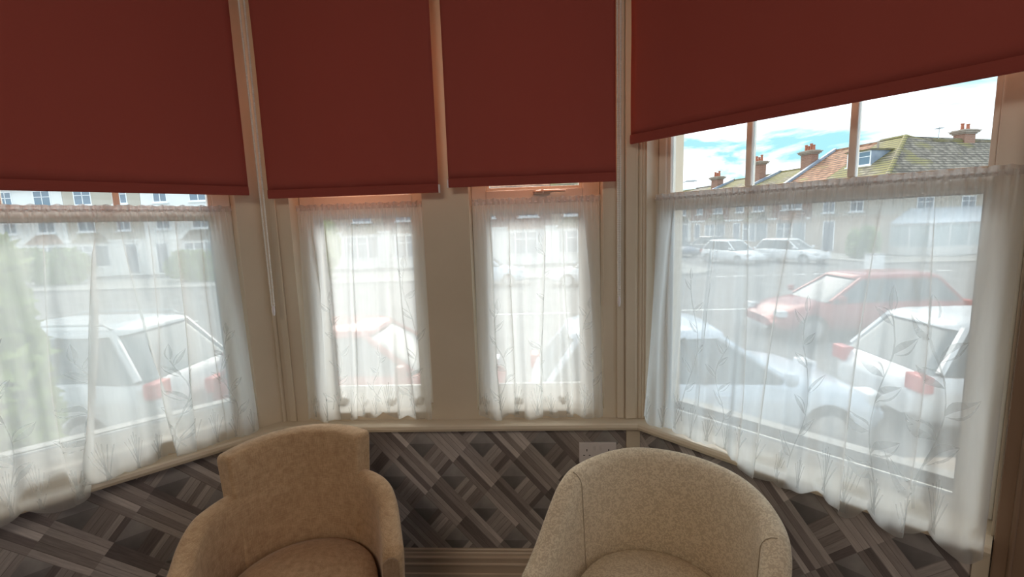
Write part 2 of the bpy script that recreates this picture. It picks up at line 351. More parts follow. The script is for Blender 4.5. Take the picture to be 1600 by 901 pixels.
for nm, P, holes, s1, mit1, bot in (('wall_back', PB, (W2, W3), BW, True, OB), ('wall_left', PL, (LO,), BEND, False, EYE-.70), ('wall_right', PR, (RO,), BEND, False, EYE-.757)):
    mb = MB(); wall_blocks(mb, P, holes, s1, mit1, SILL-.01, CEIL, (bot, HEAD)); struct(mb.build(nm, cream))
    # papered wall under the window board, UVs in metres
    mb = MB(); n0 = 0
    def T(s, o, z, P=P, s1=s1, mit1=mit1):
        if s == 0: s = -o*MIT
        elif s == s1 and mit1: s = s1+o*MIT
        return P(s, o, z)
    mb.box(0, s1, 0, TH, 0, SILL-.0105, T)
    o = struct(mb.build('wall_'+{'wall_back': 'back', 'wall_left': 'left', 'wall_right': 'right'}[nm]+'_lower', paper, recalc=False))
    uvl = o.data.uv_layers.new(name='UVMap')
    off = {'wall_back': .105, 'wall_left': .31, 'wall_right': .09}[nm]
    for lp in o.data.loops:
        c = o.data.vertices[lp.vertex_index].co
        d = c-P(0, 0, 0); ax = P(1, 0, 0)-P(0, 0, 0)
        uvl.data[lp.index].uv = (d.dot(ax)*(-1 if nm == 'wall_left' else 1)+off, c.z+.05)

# rest of the room behind the camera
def quad_wall(name, pts, m):
    mb = MB(); mb.hexa(pts); return struct(mb.build(name, m))
eL = PL(BEND, 0, 0); eR = PR(BEND, 0, 0); RX0, RX1, RY = -2.7, 2.5, -3.3
def slab(name, x0, x1, y0, y1, z0, z1, m):
    mb = MB(); mb.box(x0, x1, y0, y1, z0, z1); return struct(mb.build(name, m))
slab('wall_front_left', RX0, eL.x, eL.y, eL.y+.2, 0, CEIL, room_wall)
slab('wall_front_right', eR.x, RX1, eR.y, eR.y+.2, 0, CEIL, room_wall)
slab('wall_side_left', RX0-.2, RX0, RY, eL.y+.2, 0, CEIL, room_wall)
slab('wall_side_right', RX1, RX1+.2, RY, eR.y+.2, 0, CEIL, room_wall)
slab('wall_rear', RX0-.2, RX1+.2, RY-.2, RY, 0, CEIL, room_wall)
def bay_slab(name, z0, z1, m):
    a = [PL(BEND, TH, 0), PL(-TH*MIT, TH, 0), PR(-TH*MIT, TH, 0), PR(BEND, TH, 0)]
    pts = [(RX0-.2, RY-.2), (RX1+.2, RY-.2), (RX1+.2, eR.y+.2), (a[3].x, eR.y+.2), (a[3].x, a[3].y), (a[2].x, a[2].y), (a[1].x, a[1].y), (a[0].x, a[0].y), (a[0].x, eL.y+.2), (RX0-.2, eL.y+.2)]
    mb = MB(); lo = [(x, y, z0) for x, y in pts]; hi = [(x, y, z1) for x, y in pts]
    mb.loft([lo, hi]); return struct(mb.build(name, m))
bay_slab('floor', -.12, 0, carpet); bay_slab('ceiling', CEIL, CEIL+.12, ceil_m)

def bay_extrude(name, prof, mats, sL=BEND, sR=BEND):
    """profile [(o,z)] (o negative = into the room) run along the three bay walls with mitres"""
    st = [[PL(sL, o, z) for o, z in prof], [PL(-o*MIT, o, z) for o, z in prof], [PR(-o*MIT, o, z) for o, z in prof], [PR(sR, o, z) for o, z in prof]]
    mb = MB(); mb.loft(st); return mb.build(name, mats)
# window board with rounded nosing
nose = [(-.002, SILL-.028), (-.05, SILL-.028), (-.058, SILL-.024), (-.061, SILL-.014), (-.058, SILL-.004), (-.05, SILL), (-.002, SILL+.0005)]
struct(bay_extrude('trim_1', nose, cream, sR=.954))
# small cove under the board
struct(bay_extrude('trim_2', [(-.001, SILL-.040), (-.006, SILL-.040), (-.016, SILL-.0285), (-.001, SILL-.0285)], cream, sR=.954))
# tall stepped skirting
ST = EYE-1.321
sk = [(-.001, 0), (-.028, 0), (-.028, .088), (-.026, .097), (-.021, .1), (-.021, .128), (-.0235, .132), (-.0235, .139), (-.018, .144), (-.018, .158), (-.021, .161), (-.021, .167), (-.014, .172), (-.012, .182), (-.009, .186), (-.009, ST-.004), (-.006, ST), (-.001, ST)]
for nm, P, s0, s1, e0, e1 in (('baseboard_back', PB, 0, BW, 1, 1), ('baseboard_left', PL, 0, BEND, 1, 0), ('baseboard_right', PR, 0, BEND, 1, 0)):
    secs = [[P(s0-o*MIT*e0, o, z) for o, z in sk], [P(s1+o*MIT*e1, o, z) for o, z in sk]]
    mb = MB(); mb.loft(secs); struct(mb.build(nm, skirt_m))

# architrave strips beside the bay corners, above the window board
def strip(mb, P, s0, s1, d, z0, z1): mb.box(s0, s1, -d, -.0005, z0, z1, P)
def bead(mb, P, s, r, z0, z1, o=-.002):
    secs = []
    for z in (z0, z1): secs.append([P(s+r*math.cos(a*math.pi/4), o+r*math.sin(a*math.pi/4), z) for a in range(8)])
    mb.loft(secs)
SZ0, SZ1 = SILL+.001, CEIL
k = 3
for P, lst in ((PB, ((.030, .056, .010), (BW-.094, BW-.066, .008), (BW-.062, BW-.022, .014))),):
    for a, b, d in lst:
        mb = MB(); strip(mb, P, a, b, d, SZ0, SZ1); struct(mb.build('trim_%d' % k, cream, bevel=.003)); k += 1
for P, s, r in ((PB, .004, .009), (PB, BW-.006, .009), (PB, BW-.020, .006), (PL, .985+.03, .008), (PR, .008, .005)):
    mb = MB(); bead(mb, P, s, r, SZ0, SZ1); struct(mb.build('trim_%d' % k, cream, smooth=True)); k += 1
# cream corner board under the sill, right corner
mb = MB(); mb.box(BW-.058, BW-.004, -.012, -.0005, ST, SILL-.041, PB); struct(mb.build('trim_%d' % k, cream, bevel=.002)); k += 1
brown_trim = mat('dark_brown_trim', rough=.45, build=vary((.24, .155, .10), (.29, .19, .125), 3, 3))  # darker brown than the cream trim beside it
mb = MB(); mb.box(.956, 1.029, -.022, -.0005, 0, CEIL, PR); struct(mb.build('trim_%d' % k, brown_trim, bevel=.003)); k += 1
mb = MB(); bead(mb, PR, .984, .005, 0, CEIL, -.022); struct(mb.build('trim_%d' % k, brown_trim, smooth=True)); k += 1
mb = MB(); mb.box(.925, .9545, -.012, -.0005, ST, SILL-.041, PR); struct(mb.build('trim_%d' % k, cream, bevel=.002)); k += 1

# ------------------------------------------------------------------ windows
FO = .075       # frame set back from the inner wall face
def frame_ring(mb, P, a, b, z0, z1, w_, o0, o1, wb=None, wt=None):
    wb = w_ if wb is None else wb; wt = w_ if wt is None else wt
    mb.box(a, a+w_, o0, o1, z0, z1, P); mb.box(b-w_, b, o0, o1, z0, z1, P)
    mb.box(a+w_, b-w_, o0, o1, z0, z0+wb, P); mb.box(a+w_, b-w_, o0, o1, z1-wt, z1, P)
def glass(P, a, b, z0, z1, o, par):
    mb = MB(); mb.box(a, b, o, o+.004, z0, z1, P); g = mb.build('glass_pane', glass_m, par); return g
stone_m0 = mat('grey_painted_outer_sill', (.36, .36, .35), .7)
def window(n, P, a, b, zb, pane, zpb, zpt, ztt, muntins, catch=None):
    """pane=(left,right) of the glass; zpb..zpt lower glass; upper glass from ztt to HEAD"""
    root = struct(empty('window_%d' % n, P((a+b)/2, FO, zb)))
    inv = Matrix.Translation(-root.location)
    def fin(mb, nm, m, par=root, **kw):
        o = mb.build(nm, m, None, **kw); o.parent = par; o.location = -root.location if par is root else (0, 0, 0); return o
    mb = MB()                         # outer frame: jambs, bottom rail, transom, head
    mb.box(a+.001, pane[0]-.001, FO, FO+.06, zb, HEAD, P); mb.box(pane[1]+.001, b-.001, FO, FO+.06, zb, HEAD, P)
    mb.box(pane[0]-.001, pane[1]+.001, FO, FO+.06, zb, zpb-.012, P); mb.box(pane[0]-.001, pane[1]+.001, FO-.004, FO+.06, zpt+.012, ztt-.012, P)
    mb.box(pane[0]-.001, pane[1]+.001, FO, FO+.06, HEAD-.05, HEAD, P)
    fin(mb, 'window_frame', frame_white, bevel=.003)
    mb = MB()                         # lower sash with its inner bead
    frame_ring(mb, P, pane[0]-.001, pane[1]+.001, zpb-.012, zpt+.012, .012, FO+.012, FO+.05)
    fin(mb, 'lower_sash', frame_white, bevel=.002)
    mb = MB(); frame_ring(mb, P, pane[0]+.011, pane[1]-.011, zpb, zpt, .003, FO+.020, FO+.036); fin(mb, 'glazing_bead', putty)
    mb = MB(); mb.box(pane[0]+.011, pane[1]-.011, FO+.028, FO+.032, zpb, zpt, P); fin(mb, 'glass_pane', glass_m)
    mb = MB(); frame_ring(mb, P, pane[0]-.001, pane[1]+.001, ztt-.012, HEAD-.05, .012, FO+.012, FO+.05); fin(mb, 'upper_sash', frame_white, bevel=.002)
    xs = [pane[0]+.011]+list(muntins)+[pane[1]-.011]
    for i, x in enumerate(xs):
        if 0 < i < len(xs)-1:
            mb = MB(); mb.box(x-.009, x+.009, FO+.010, FO+.05, ztt, HEAD-.062, P); fin(mb, 'glazing_bar', frame_white, bevel=.004)
    for i in range(len(xs)-1):
        mb = MB(); mb.box(xs[i]+(.009 if i else 0), xs[i+1]-(.009 if i < len(xs)-2 else 0), FO+.028, FO+.032, ztt, HEAD-.062, P); fin(mb, 'glass_pane', glass_m)
    if catch:
        s, z = catch; c = P(s, FO-.012, z)
        mb = MB(); mb.box(s-.035, s+.03, FO-.010, FO-.0045, z-.009, z+.009, P); mb.tube([P(s, FO-.006, z), P(s, FO-.03, z)], .008, 12)
        mb.tube([P(s-.028, FO-.026, z-.001), P(s, FO-.030, z), P(s+.05, FO-.028, z+.001), P(s+.088, FO-.024, z)], [.005, .007, .005, .004], 8); mb.ball(P(s-.028, FO-.026, z-.001), .008); mb.ball(P(s, FO-.031, z), .0085)
        fin(mb, 'window_catch', mat('worn_brass_catch', (.72, .58, .48), .3, .4), smooth=True)
    # outside sill
    mb = MB(); mb.box(a, b, FO+.06, TH+.05, zb-.05, zb, P); fin(mb, 'outer_sill', stone_m0)
    return root
E0 = EYE
window(1, PL, LO[0], LO[1], E0-.70, (.150, .965), E0-.662, E0+.065, E0+.115, (.42, .69))
window(2, PB, W2[0], W2[1], OB, (.168, .563), E0-.653, E0+.058, E0+.155, ())
window(3, PB, W3[0], W3[1], OB, (.860, 1.232), E0-.651, E0+.051, E0+.155, (), (1.078, E0+.132))
window(4, PR, RO[0], RO[1], E0-.757, (.052, .888), E0-.734, E0+.046, E0+.108, (.336, .611))
for n_, P, (a, b), zb in ((1, PL, LO, E0-.70), (2, PB, W2, OB), (3, PB, W3, OB)):
    pass

# ------------------------------------------------------------------ roller blinds
def blind(P, a, b, zbot, label, caps=(True, True), chain=None, o=-.06):
    root = empty('roller_blind', P((a+b)/2, o, 2.6)); tag(root, label, 'roller blind', 'terracotta roller blinds in the bay')
    L0 = -root.location
    def fin(mb, nm, m, **kw):
        x = mb.build(nm, m, None, **kw); x.parent = root; x.location = L0; return x
    mb = MB(); n = 40; rows = []
    for j in range(25):
        z = zbot+.03+(2.6-zbot-.03)*j/24
        rows.append([P(a+(b-a)*i/n, o+.0012*math.sin(i*.9+j*.2)+.0015*math.sin(i*.25-j*.4), z) for i in range(n+1)])
    mb.grid(rows); f = fin(mb, 'blind_fabric', blind_m, recalc=True, smooth=True)
    sm = f.modifiers.new('thickness', 'SOLIDIFY'); sm.thickness = .0006; sm.offset = 0; f.data.materials.clear(); f.data.materials.append(blind_back_m); f.data.materials.append(blind_m); sm.material_offset = 1
    mb = MB(); secs = []
    for s in (a, b):
        secs.append([P(s, o+x, z) for x, z in ((.004, zbot+.031), (.0055, zbot+.02), (.0055, zbot+.004), (.003, zbot), (-.003, zbot), (-.0055, zbot+.004), (-.0055, zbot+.02), (-.004, zbot+.031))])
    mb.loft(secs); bar = fin(mb, 'bottom_bar', blind_bar_m)
    for s, on, d in ((a, caps[0], -1), (b, caps[1], 1)):
        if on:
            mb = MB(); mb.box(min(s, s+d*.004), max(s, s+d*.004), o-.007, o+.007, zbot-.001, zbot+.028, P); c = fin(mb, 'end_cap', white_plastic); c['label'] = 'white plastic end cap'
    mb = MB(); mb.tube([P(a, o+.02, 2.6), P(b, o+.02, 2.6)], .02, 16); fin(mb, 'roller_tube', blind_m)
    for s in (a-.012, b+.012):
        mb = MB(); mb.box(s-.004, s+.004, o-.012, -.001, 2.56, 2.66, P); fin(mb, 'bracket', white_plastic)
    if chain:
        s, zl, dw = chain; o2 = o-.008
        for k_, dx in enumerate((-dw, dw)):
            mb = MB(); z = 2.6; sg = s+dx
            while z > zl+.02:
                mb.ball(P(s+dx*(1-.6*(2.6-z)/(2.6-zl)), o2, z), .0036, 6, 4); z -= .0062
            mb.tube([P(sg, o2, 2.6), P(s+dx*.4, o2, zl+.02)], .0009, 4)
            fin(mb, 'bead_chain', chain_m, recalc=False)
        mb = MB(); mb.tube([P(s, o2, zl+.024), P(s, o2, zl+.016), P(s, o2, zl), P(s, o2, zl-.014)], [.003, .0055, .006, .003], 10)
        w_ = fin(mb, 'chain_weight', white_plastic, smooth=True)
    return root
blind(PL, .055, .99, E0+.147, 'terracotta roller blind over the far left side window with green seen behind the net', (False, False))
blind(PB, XL*-1-.981, XL*-1-.344, E0+.134, 'terracotta roller blind over the left one of the two narrow centre windows', (False, True), chain=(.044, E0-.29, .011))
blind(PB, XL*-1-.307, XL*-1+.291, E0+.150, 'terracotta roller blind over the narrow centre window with the brass catch', (True, False), chain=(XL*-1+.301, E0-.285, .007))
blind(PR, -.008, .975, E0+.279, 'terracotta roller blind pulled highest, with sky and rooftops showing beneath it', (False, False))

# ------------------------------------------------------------------ net curtains
def lerp_tab(tab, x):
    if x <= tab[0][0]: return tab[0][1:]
    for p, q in zip(tab, tab[1:]):
        if x <= q[0]:
            t = (x-p[0])/(q[0]-p[0]); t = t*t*(3-2*t)
            return tuple(p[i]+(q[i]-p[i])*t for i in range(1, len(p)))
    return tab[-1][1:]
def net(P, a, b, ztop, hem, pleats, label, seed, sprigs, nu=420, scal=.115):
    rnd = random.Random(seed); ph = [rnd.uniform(0, 6.28) for _ in range(14)]
    def surf(s, v, d=0):
        """s nominal position, v 0 top .. 1 hem"""
        zh, oh = lerp_tab(hem, s)
        zh -= .022*abs(math.sin(math.pi*(s-a)/scal+ph[0]))-.006
        z = ztop+(zh-ztop)*v
        o = .048+(oh-.048)*(v**1.5)
        A_ = .0030+.014*min(1, v*1.6)
        off = A_*(.55*math.sin(s*62+ph[1]+1.2*math.sin(v*2+ph[2]))+.45*math.sin(s*37+ph[3]+1.5*v)+.25*math.sin(s*118+ph[4]+2*math.sin(v*3)))
        off += .0035*max(0, 1-v*9)*math.sin(s*310+ph[5]+math.sin(s*40)*2)+.0018*max(0, 1-v*6)*math.sin(s*520+ph[6])
        ss = s+.002*math.sin(s*90+ph[7]+v)
        for (p0, p1, w_, am) in pleats:
            pc = p0+(p1-p0)*v+.006*math.sin(v*5+p0*30); ww = w_*(.45+.55*min(1, v*2.5)); x = (s-pc)/ww
            if abs(x) < 5:
                g = math.exp(-x*x); ss -= 1.75*ww*x*g*min(1, v*5+.15); off += am*x*math.exp(-x*x/3)*min(1, v*4+.1)
        ed = min(1, (ss-a+.004)/.02, (b-ss+.004)/.02)
        ss = min(max(ss, a+.003), b-.003) if v < .9 or True else ss
        lim = -.070 if v > .86 and oh < -.05 else None
        o += off
        if oh > -.05: o = max(o, -.012-.02*v) if oh > -.015 else o
        o = min(o, .064)
        h_ = z-SILL                         # keep the cloth in front of the ledge, and of the board where it hangs past it
        if h_ < .12:
            cap = -.004-(.12-h_)/.06*.016 if h_ > .06 else -.020-(.06-max(h_, .018))/.042*.049
            if oh < -.050: o = min(o, cap)
            elif h_ < .075: o = min(o, -.006)
        if z < SILL+.006 and oh >= -.05: z = SILL+.006+.02*abs(off)
        return P(ss, o-d, z)
    root = empty('net_curtain', P((a+b)/2, .05, ztop)); tag(root, label, 'net curtain', 'white leaf-patterned net curtains in the bay')
    L0 = -root.location
    mb = MB(); nv = 84; rows = []
    vs = [(j/nv) for j in range(nv+1)]
    for v in vs: rows.append([surf(a+(b-a)*i/nu, v) for i in range(nu+1)])
    mb.grid(rows)
    # woven leaf sprigs in the same cloth
    def motif(pts):
        mb.poly([surf(s, min(v, .992), .0012) for s, v in pts], 1)
    H = 1.0/(ztop-hem[0][1])
    def leaf(s, v, ang, L, wd):
        n = 7; dx, dv = math.cos(ang), -math.sin(ang)*H
        spine = [(s+dx*L*t/n, v+dv*L*t/n) for t in range(n+1)]; px, pv = -math.sin(ang)*1, -math.cos(ang)*H
        wds = [wd*math.sin(math.pi*(t/n)**.8)*.5 for t in range(n+1)]
        for t in range(n):
            (x0, v0), (x1, v1) = spine[t], spine[t+1]; w0, w1 = wds[t], wds[t+1]
            motif([(x0, v0), (x1, v1), (x1+px*w1, v1+pv*w1), (x0+px*w0, v0+pv*w0)])
            motif([(x0-px*w0*.7, v0-pv*w0*.7), (x1-px*w1*.7, v1-pv*w1*.7), (x1-px*w1, v1-pv*w1), (x0-px*w0, v0-pv*w0)])
    def vein(pts, wd=.0016):
        for (x0, v0), (x1, v1) in zip(pts, pts[1:]):
            motif([(x0-wd, v0), (x1-wd, v1), (x1+wd, v1), (x0+wd, v0)])
    for (s, v0, v1, L) in sprigs:
        m_ = 14; st = [(s+.018*math.sin(t*.5+s*20), v1+(v0-v1)*t/m_) for t in range(m_+1)]; vein(st)
        for t in range(1, m_, 2):
            x, v = st[t]; sd = 1 if (t//2) % 2 else -1
            leaf(x, v, R_(90-sd*38), L*(1-.3*t/m_), L*.30*(1-.2*t/m_))
        leaf(st[-1][0], st[-1][1], R_(92), L*.7, L*.2)
    s = a+.03                     # grass-like fans rising from each scallop
    while s < b-.03:
        for q in range(7):
            an = (q-3)*.17; ln = .12*(1-.09*abs(q-3))*(1 if int((s-a)/scal) % 2 else .7)
            vein([(s+math.sin(an)*ln*t*.5+.004*math.sin(q), .985-ln*H*t) for t in (0, .25, .5, .75, 1)], .0011)
        s += scal/2
    body = mb.build('net_cloth', [net_m, motif_m], None, recalc=False, smooth=True); body.parent = root; body.location = L0
    # gathered heading with its frill, and the wire it is threaded on
    mb = MB(); rows = []; nh = int((b-a)/.0022)
    for z, am, dz in ((-.014, .003, 0), (-.008, .0045, 0), (-.002, .005, .001), (.002, .0045, .0015), (.009, .0065, .003)):
        rows.append([P(a+(b-a)*i/nh, .046+am*math.sin(i*.62+1.1*math.sin(i*.13+ph[8])), ztop+z+dz*math.sin(i*.37+ph[9])*math.sin(i*.11)) for i in range(nh+1)])
    mb.grid(rows); h = mb.build('gathered_heading', hem_m, None, recalc=False, smooth=True); h.parent = root; h.location = L0
    mb = MB(); mb.tube([P(a, .050, ztop-.006), P(b, .050, ztop-.006)], .0022, 8); h = mb.build('curtain_wire', white_plastic, None); h.parent = root; h.location = L0
    return root
NT = E0+.098
hB = [(-1, EYE-.742, -.010), (3, EYE-.742, -.010)]
net(PL, LO[0]+.004, LO[1]-.004, NT+.008, [(.09, E0-.735, -.030), (.14, E0-.752, -.040), (.56, E0-.752, -.045), (.60, E0-.785, -.075), (.67, E0-.792, -.078), (.74, E0-.775, -.075), (.80, E0-.785, -.075), (1., E0-.78, -.075)],
    [(.200, .215, .010, .010), (.265, .31, .020, .020), (.355, .36, .010, .012), (.425, .36, .018, .018), (.470, .600, .050, .040), (.60, .66, .010, .01), (.78, .80, .016, .014)],
    'white net curtain across the far left side window, green garden hazy behind', 3, [(.60, .55, .93, .085), (.33, .60, .95, .08), (.18, .55, .93, .07), (.75, .45, .95, .09)])
net(PB, W2[0]+.004, W2[1]-.004, NT+.006, [(0, E0-.742, -.014), (.25, E0-.744, -.014), (.40, E0-.725, -.010), (.52, E0-.730, -.012), (.58, E0-.752, -.014), (.7, E0-.745, -.014)],
    [(.165, .20, .010, .010), (.215, .245, .018, .018), (.335, .31, .009, .008), (.50, .545, .018, .018)],
    'white net curtain in the left narrow centre window, red car faint behind it', 11, [(.235, .45, .95, .07), (.545, .30, .95, .075), (.40, .7, .96, .05)], nu=300, scal=.10)
net(PB, W3[0]+.004, W3[1]-.004, NT+.004, [(.8, E0-.738, -.014), (1.3, E0-.738, -.014)],
    [(.865, .90, .010, .012), (.955, .945, .013, .016), (1.085, 1.055, .020, .022), (1.16, 1.17, .008, .008), (1.235, 1.262, .011, .012)],
    'white net curtain in the narrow centre window below the brass catch', 17, [(1.06, .20, .95, .06), (.90, .5, .95, .07), (1.24, .5, .95, .07)], nu=300, scal=.13)
net(PR, RO[0]+.004, RO[1]-.004, NT-.004, [(.02, E0-.735, -.030), (.12, E0-.744, -.040), (.36, E0-.752, -.045), (.42, E0-.772, -.075), (.516, E0-.79, -.078), (.556, E0-.765, -.075), (.651, E0-.770, -.075), (.69, E0-.798, -.078), (.73, E0-.772, -.076), (.80, E0-.785, -.078), (.85, E0-.770, -.076), (.925, E0-.792, -.078), (.96, E0-.77, -.076)],
    [(.355, .400, .017, .018), (.485, .445, .020, .024), (.10, .11, .010, .008), (.250, .255, .007, .006), (.685, .668, .017, .018), (.80, .81, .009, .008)],
    'white net curtain across the large right side window under the open sky strip', 23, [(.20, .35, .94, .06), (.555, .42, .93, .07), (.73, .40, .95, .10), (.835, .42, .93, .11), (.31, .6, .95, .06)])

# ------------------------------------------------------------------ double socket
root = empty('double_socket', PB(1.273, 0, E0-.898)); tag(root, 'white double wall socket on the patterned wallpaper under the window board', 'wall socket'); L0 = -root.location
def fin(mb, nm, m, par=None, **kw):
    x = mb.build(nm, m, None, **kw); x.parent = root if par is None else par
    x.location = L0 if par is None else (0, 0, 0); return x
cs, cz = 1.273, E0-.898
mb = MB(); mb.box(cs-.0735, cs+.0735, -.011, -.0005, cz-.043, cz+.043, PB); fin(mb, 'face_plate', white_plastic, bevel=.003)
for d in (-.043, .043):
    mb = MB()
    for x, z, w_, h_ in ((0, .012, .0035, .009), (-.011, -.010, .007, .0035), (.011, -.010, .007, .0035)):
        mb.box(cs+d+x-w_/2, cs+d+x+w_/2, -.0118, -.0105, cz+z-h_/2, cz+z+h_/2, PB)
    fin(mb, 'socket_slots', slot_dark)
for d in (-.012, .012):
    mb = MB(); mb.hexa([PB(cs+d-.005, -.0105, cz+.008), PB(cs+d+.005, -.0105, cz+.008), PB(cs+d+.005, -.0102, cz+.008), PB(cs+d-.005, -.0102, cz+.008),
                        PB(cs+d-.005, -.015, cz+.030), PB(cs+d+.005, -.015, cz+.030), PB(cs+d+.005, -.0102, cz+.030), PB(cs+d-.005, -.0102, cz+.030)]); fin(mb, 'switch', white_plastic)

# ------------------------------------------------------------------ tub chairs
def u_path(t, r, ry, L):
    """t in [-1,1]: U-shaped plan opening towards -y, centre at origin. returns (x,y,nx,ny)"""
    arc = math.pi*.5; tot = arc*((r+ry)/2)+L; s = abs(t)*tot; sg = 1 if t >= 0 else -1
    if s <= arc*((r+ry)/2):
        a = s/((r+ry)/2); x, y = r*math.sin(a), ry*math.cos(a); nx, ny = math.sin(a)/r, math.cos(a)/ry
    else:
        x, y = r, -(s-arc*((r+ry)/2)); nx, ny = 1, 0
    l = math.hypot(nx, ny); return sg*x, y, sg*nx/l, ny/l
def section(w_, zb, zt, rc, lean, x, y, nx, ny, top_r=None):
    """closed ring across the shell; lean pushes the top outward; fully rounded top"""
    pts = []; h = zt-zb; tr = min(top_r or w_/2, w_/2)
    prof = [(-w_/2, 0)]+[(-w_/2, h*f) for f in (.2, .4, .6, .8)]
    for k_ in range(9):
        a = math.pi-k_*math.pi/8
        cx_ = (w_/2-tr); prof.append(((cx_*(1 if k_ > 4 else -1 if k_ < 4 else 0))+tr*math.cos(a), h-tr+tr*math.sin(a)))
    prof += [(w_/2, h*f) for f in (.8, .6, .4, .2)]+[(w_/2, 0)]
    for u_, z in prof:
        k_ = u_+lean*max(0, z/h)**1.3
        pts.append((x+nx*k_, y+ny*k_, zb+z))
    return pts
def shell(mb, top, r, ry, L, w_, zb, t0, t1, n, lean, capr=.03, top_r=None):
    secs = []; tot = math.pi*.5*((r+ry)/2)+L
    ts = [t0+(t1-t0)*i/n for i in range(n+1)]
    ends = []
    for sgn, te in ((-1, t0), (1, t1)):
        pass
    def sec(t, ins, zins): 
        x, y, nx, ny = u_path(t, r, ry, L); return section(max(w_-2*ins, .004), zb, top(t)-zins, 0, lean(t), x, y, nx, ny, top_r)
    st = [(capr*(1-math.sin(a*math.pi/10)), capr*(1-math.cos(a*math.pi/10))) for a in range(5)]
    for i in range(5):
        a = i*math.pi/10; dt = capr*(1-math.sin(a))/tot; ins = capr*(1-math.cos(math.pi/2-a)) ; secs.append(sec(t0+dt*0+capr*(1-math.cos(a))*0/tot+capr*(1-math.cos(math.pi/2-a))*0, 0, 0)) if False else None
    head = []; tail = []
    for i in range(6):
        a = i/5*math.pi/2; adv = capr*(1-math.cos(a))/tot*1.0; ins = capr*(1-math.sin(a))
        head.append((t0+adv, ins)); tail.append((t1-adv, ins))
    seq = head+[(t, 0) for t in ts if head[-1][0] < t < tail[-1][0]]+tail[::-1]
    for t, ins in seq: secs.append(sec(t, min(ins, w_/2-.003), ins))
    mb.loft(secs)
def seat_cushion(mb, r, ry, L, z0, z1, dome):
    """plan outline of the inside of the tub"""
    ring = []
    n = 44
    for i in range(n+1):
        t = -1+2*i/n; x, y, nx, ny = u_path(t, r, ry, L); ring.append((x, y))
    fr = ring[-1][1]
    for i in range(1, 10):
        a = i/10; ring.append((r*(1-2*a), fr-.035*math.sin(a*math.pi)))
    c = (0, -.03); rows = []
    for z, k_ in ((z0, .97), (z0+.01, 1.0), (z1-.03, 1.0), (z1-.012, .985), (z1, .95), (z1+dome*.45, .80), (z1+dome*.8, .55), (z1+dome, .25), (z1+dome*1.02, .03)):
        rows.append([(c[0]+(x-c[0])*k_, c[1]+(y-c[1])*k_, z) for x, y in ring])
    mb.loft(rows)
def legs(par, pts):
    for x, y in pts:
        mb = MB(); mb.loft([[(x+dx*.02+.0, y+dy*.02, .001) for dx, dy in ((-1, -1), (1, -1), (1, 1), (-1, 1))], [(x*.93+dx*.028, y*.93+dy*.028, .135) for dx, dy in ((-1, -1), (1, -1), (1, 1), (-1, 1))]])
        mb.build('leg', dark_wood, par)
def sst(x, a, b):
    t = min(1, max(0, (x-a)/(b-a))); return t*t*(3-2*t)

# tan chair by the left corner
c1 = empty('tub_chair', (-.735, 1.195, 0), R_(22)); tag(c1, 'tan woven tub chair with a raised squared back, in the left corner of the bay', 'armchair')
r, ry, L, w_ = .262, .262, .16, .062
tot = math.pi*.5*r+L
ARM = E0-.815
def top_arm(t):
    s = abs(t)*tot; return ARM-.055*sst(s, .30, tot*.85)-.02*sst(s, tot*.8, tot)
mb = MB(); shell(mb, top_arm, r, ry, L, w_, .13, -1, 1, 96, lambda t: .012, .028); c = mb.build('tub_shell', tan_cloth, c1, smooth=True)
tb = .825/ (math.pi/2) * (math.pi*.5*r)/tot
mb = MB(); shell(mb, lambda t: E0-.672-.018*(t/tb)**2, r, ry, L, w_+.006, .40, -tb, tb, 60, lambda t: .030, .012, .016); mb.build('backrest', tan_cloth, c1, smooth=True)
mb = MB(); seat_cushion(mb, r-.036, r-.036, L+.05, .36, .475, .035); mb.build('seat_cushion', tan_cloth, c1, smooth=True)
mb = MB(); seat_cushion(mb, r-.034, r-.034, L+.03, .13, .355, .001); mb.build('seat_base', tan_cloth, c1, smooth=True)
for sg in (-1, 1):   # darker facing panel on the front of each arm
    mb = MB(); x0 = sg*r; yf = -L-.001
    pts = []
    for i in range(13):
        a = math.pi*i/12; pts.append((x0+.022*math.cos(a), .62-.03+.022*math.sin(a)-.004))
    out = [(x0+.022, .16)]+pts+[(x0-.022, .16)]
    mb.loft([[(x, yf+.002, z) for x, z in out], [(x, yf-.004, z) for x, z in out]])
    p = mb.build('arm_front_panel', tan_dark, c1); p['label'] = 'darker fabric panel on the arm front'
legs(c1, ((-.24, .16), (.24, .16), (-.25, -.2), (.25, -.2)))

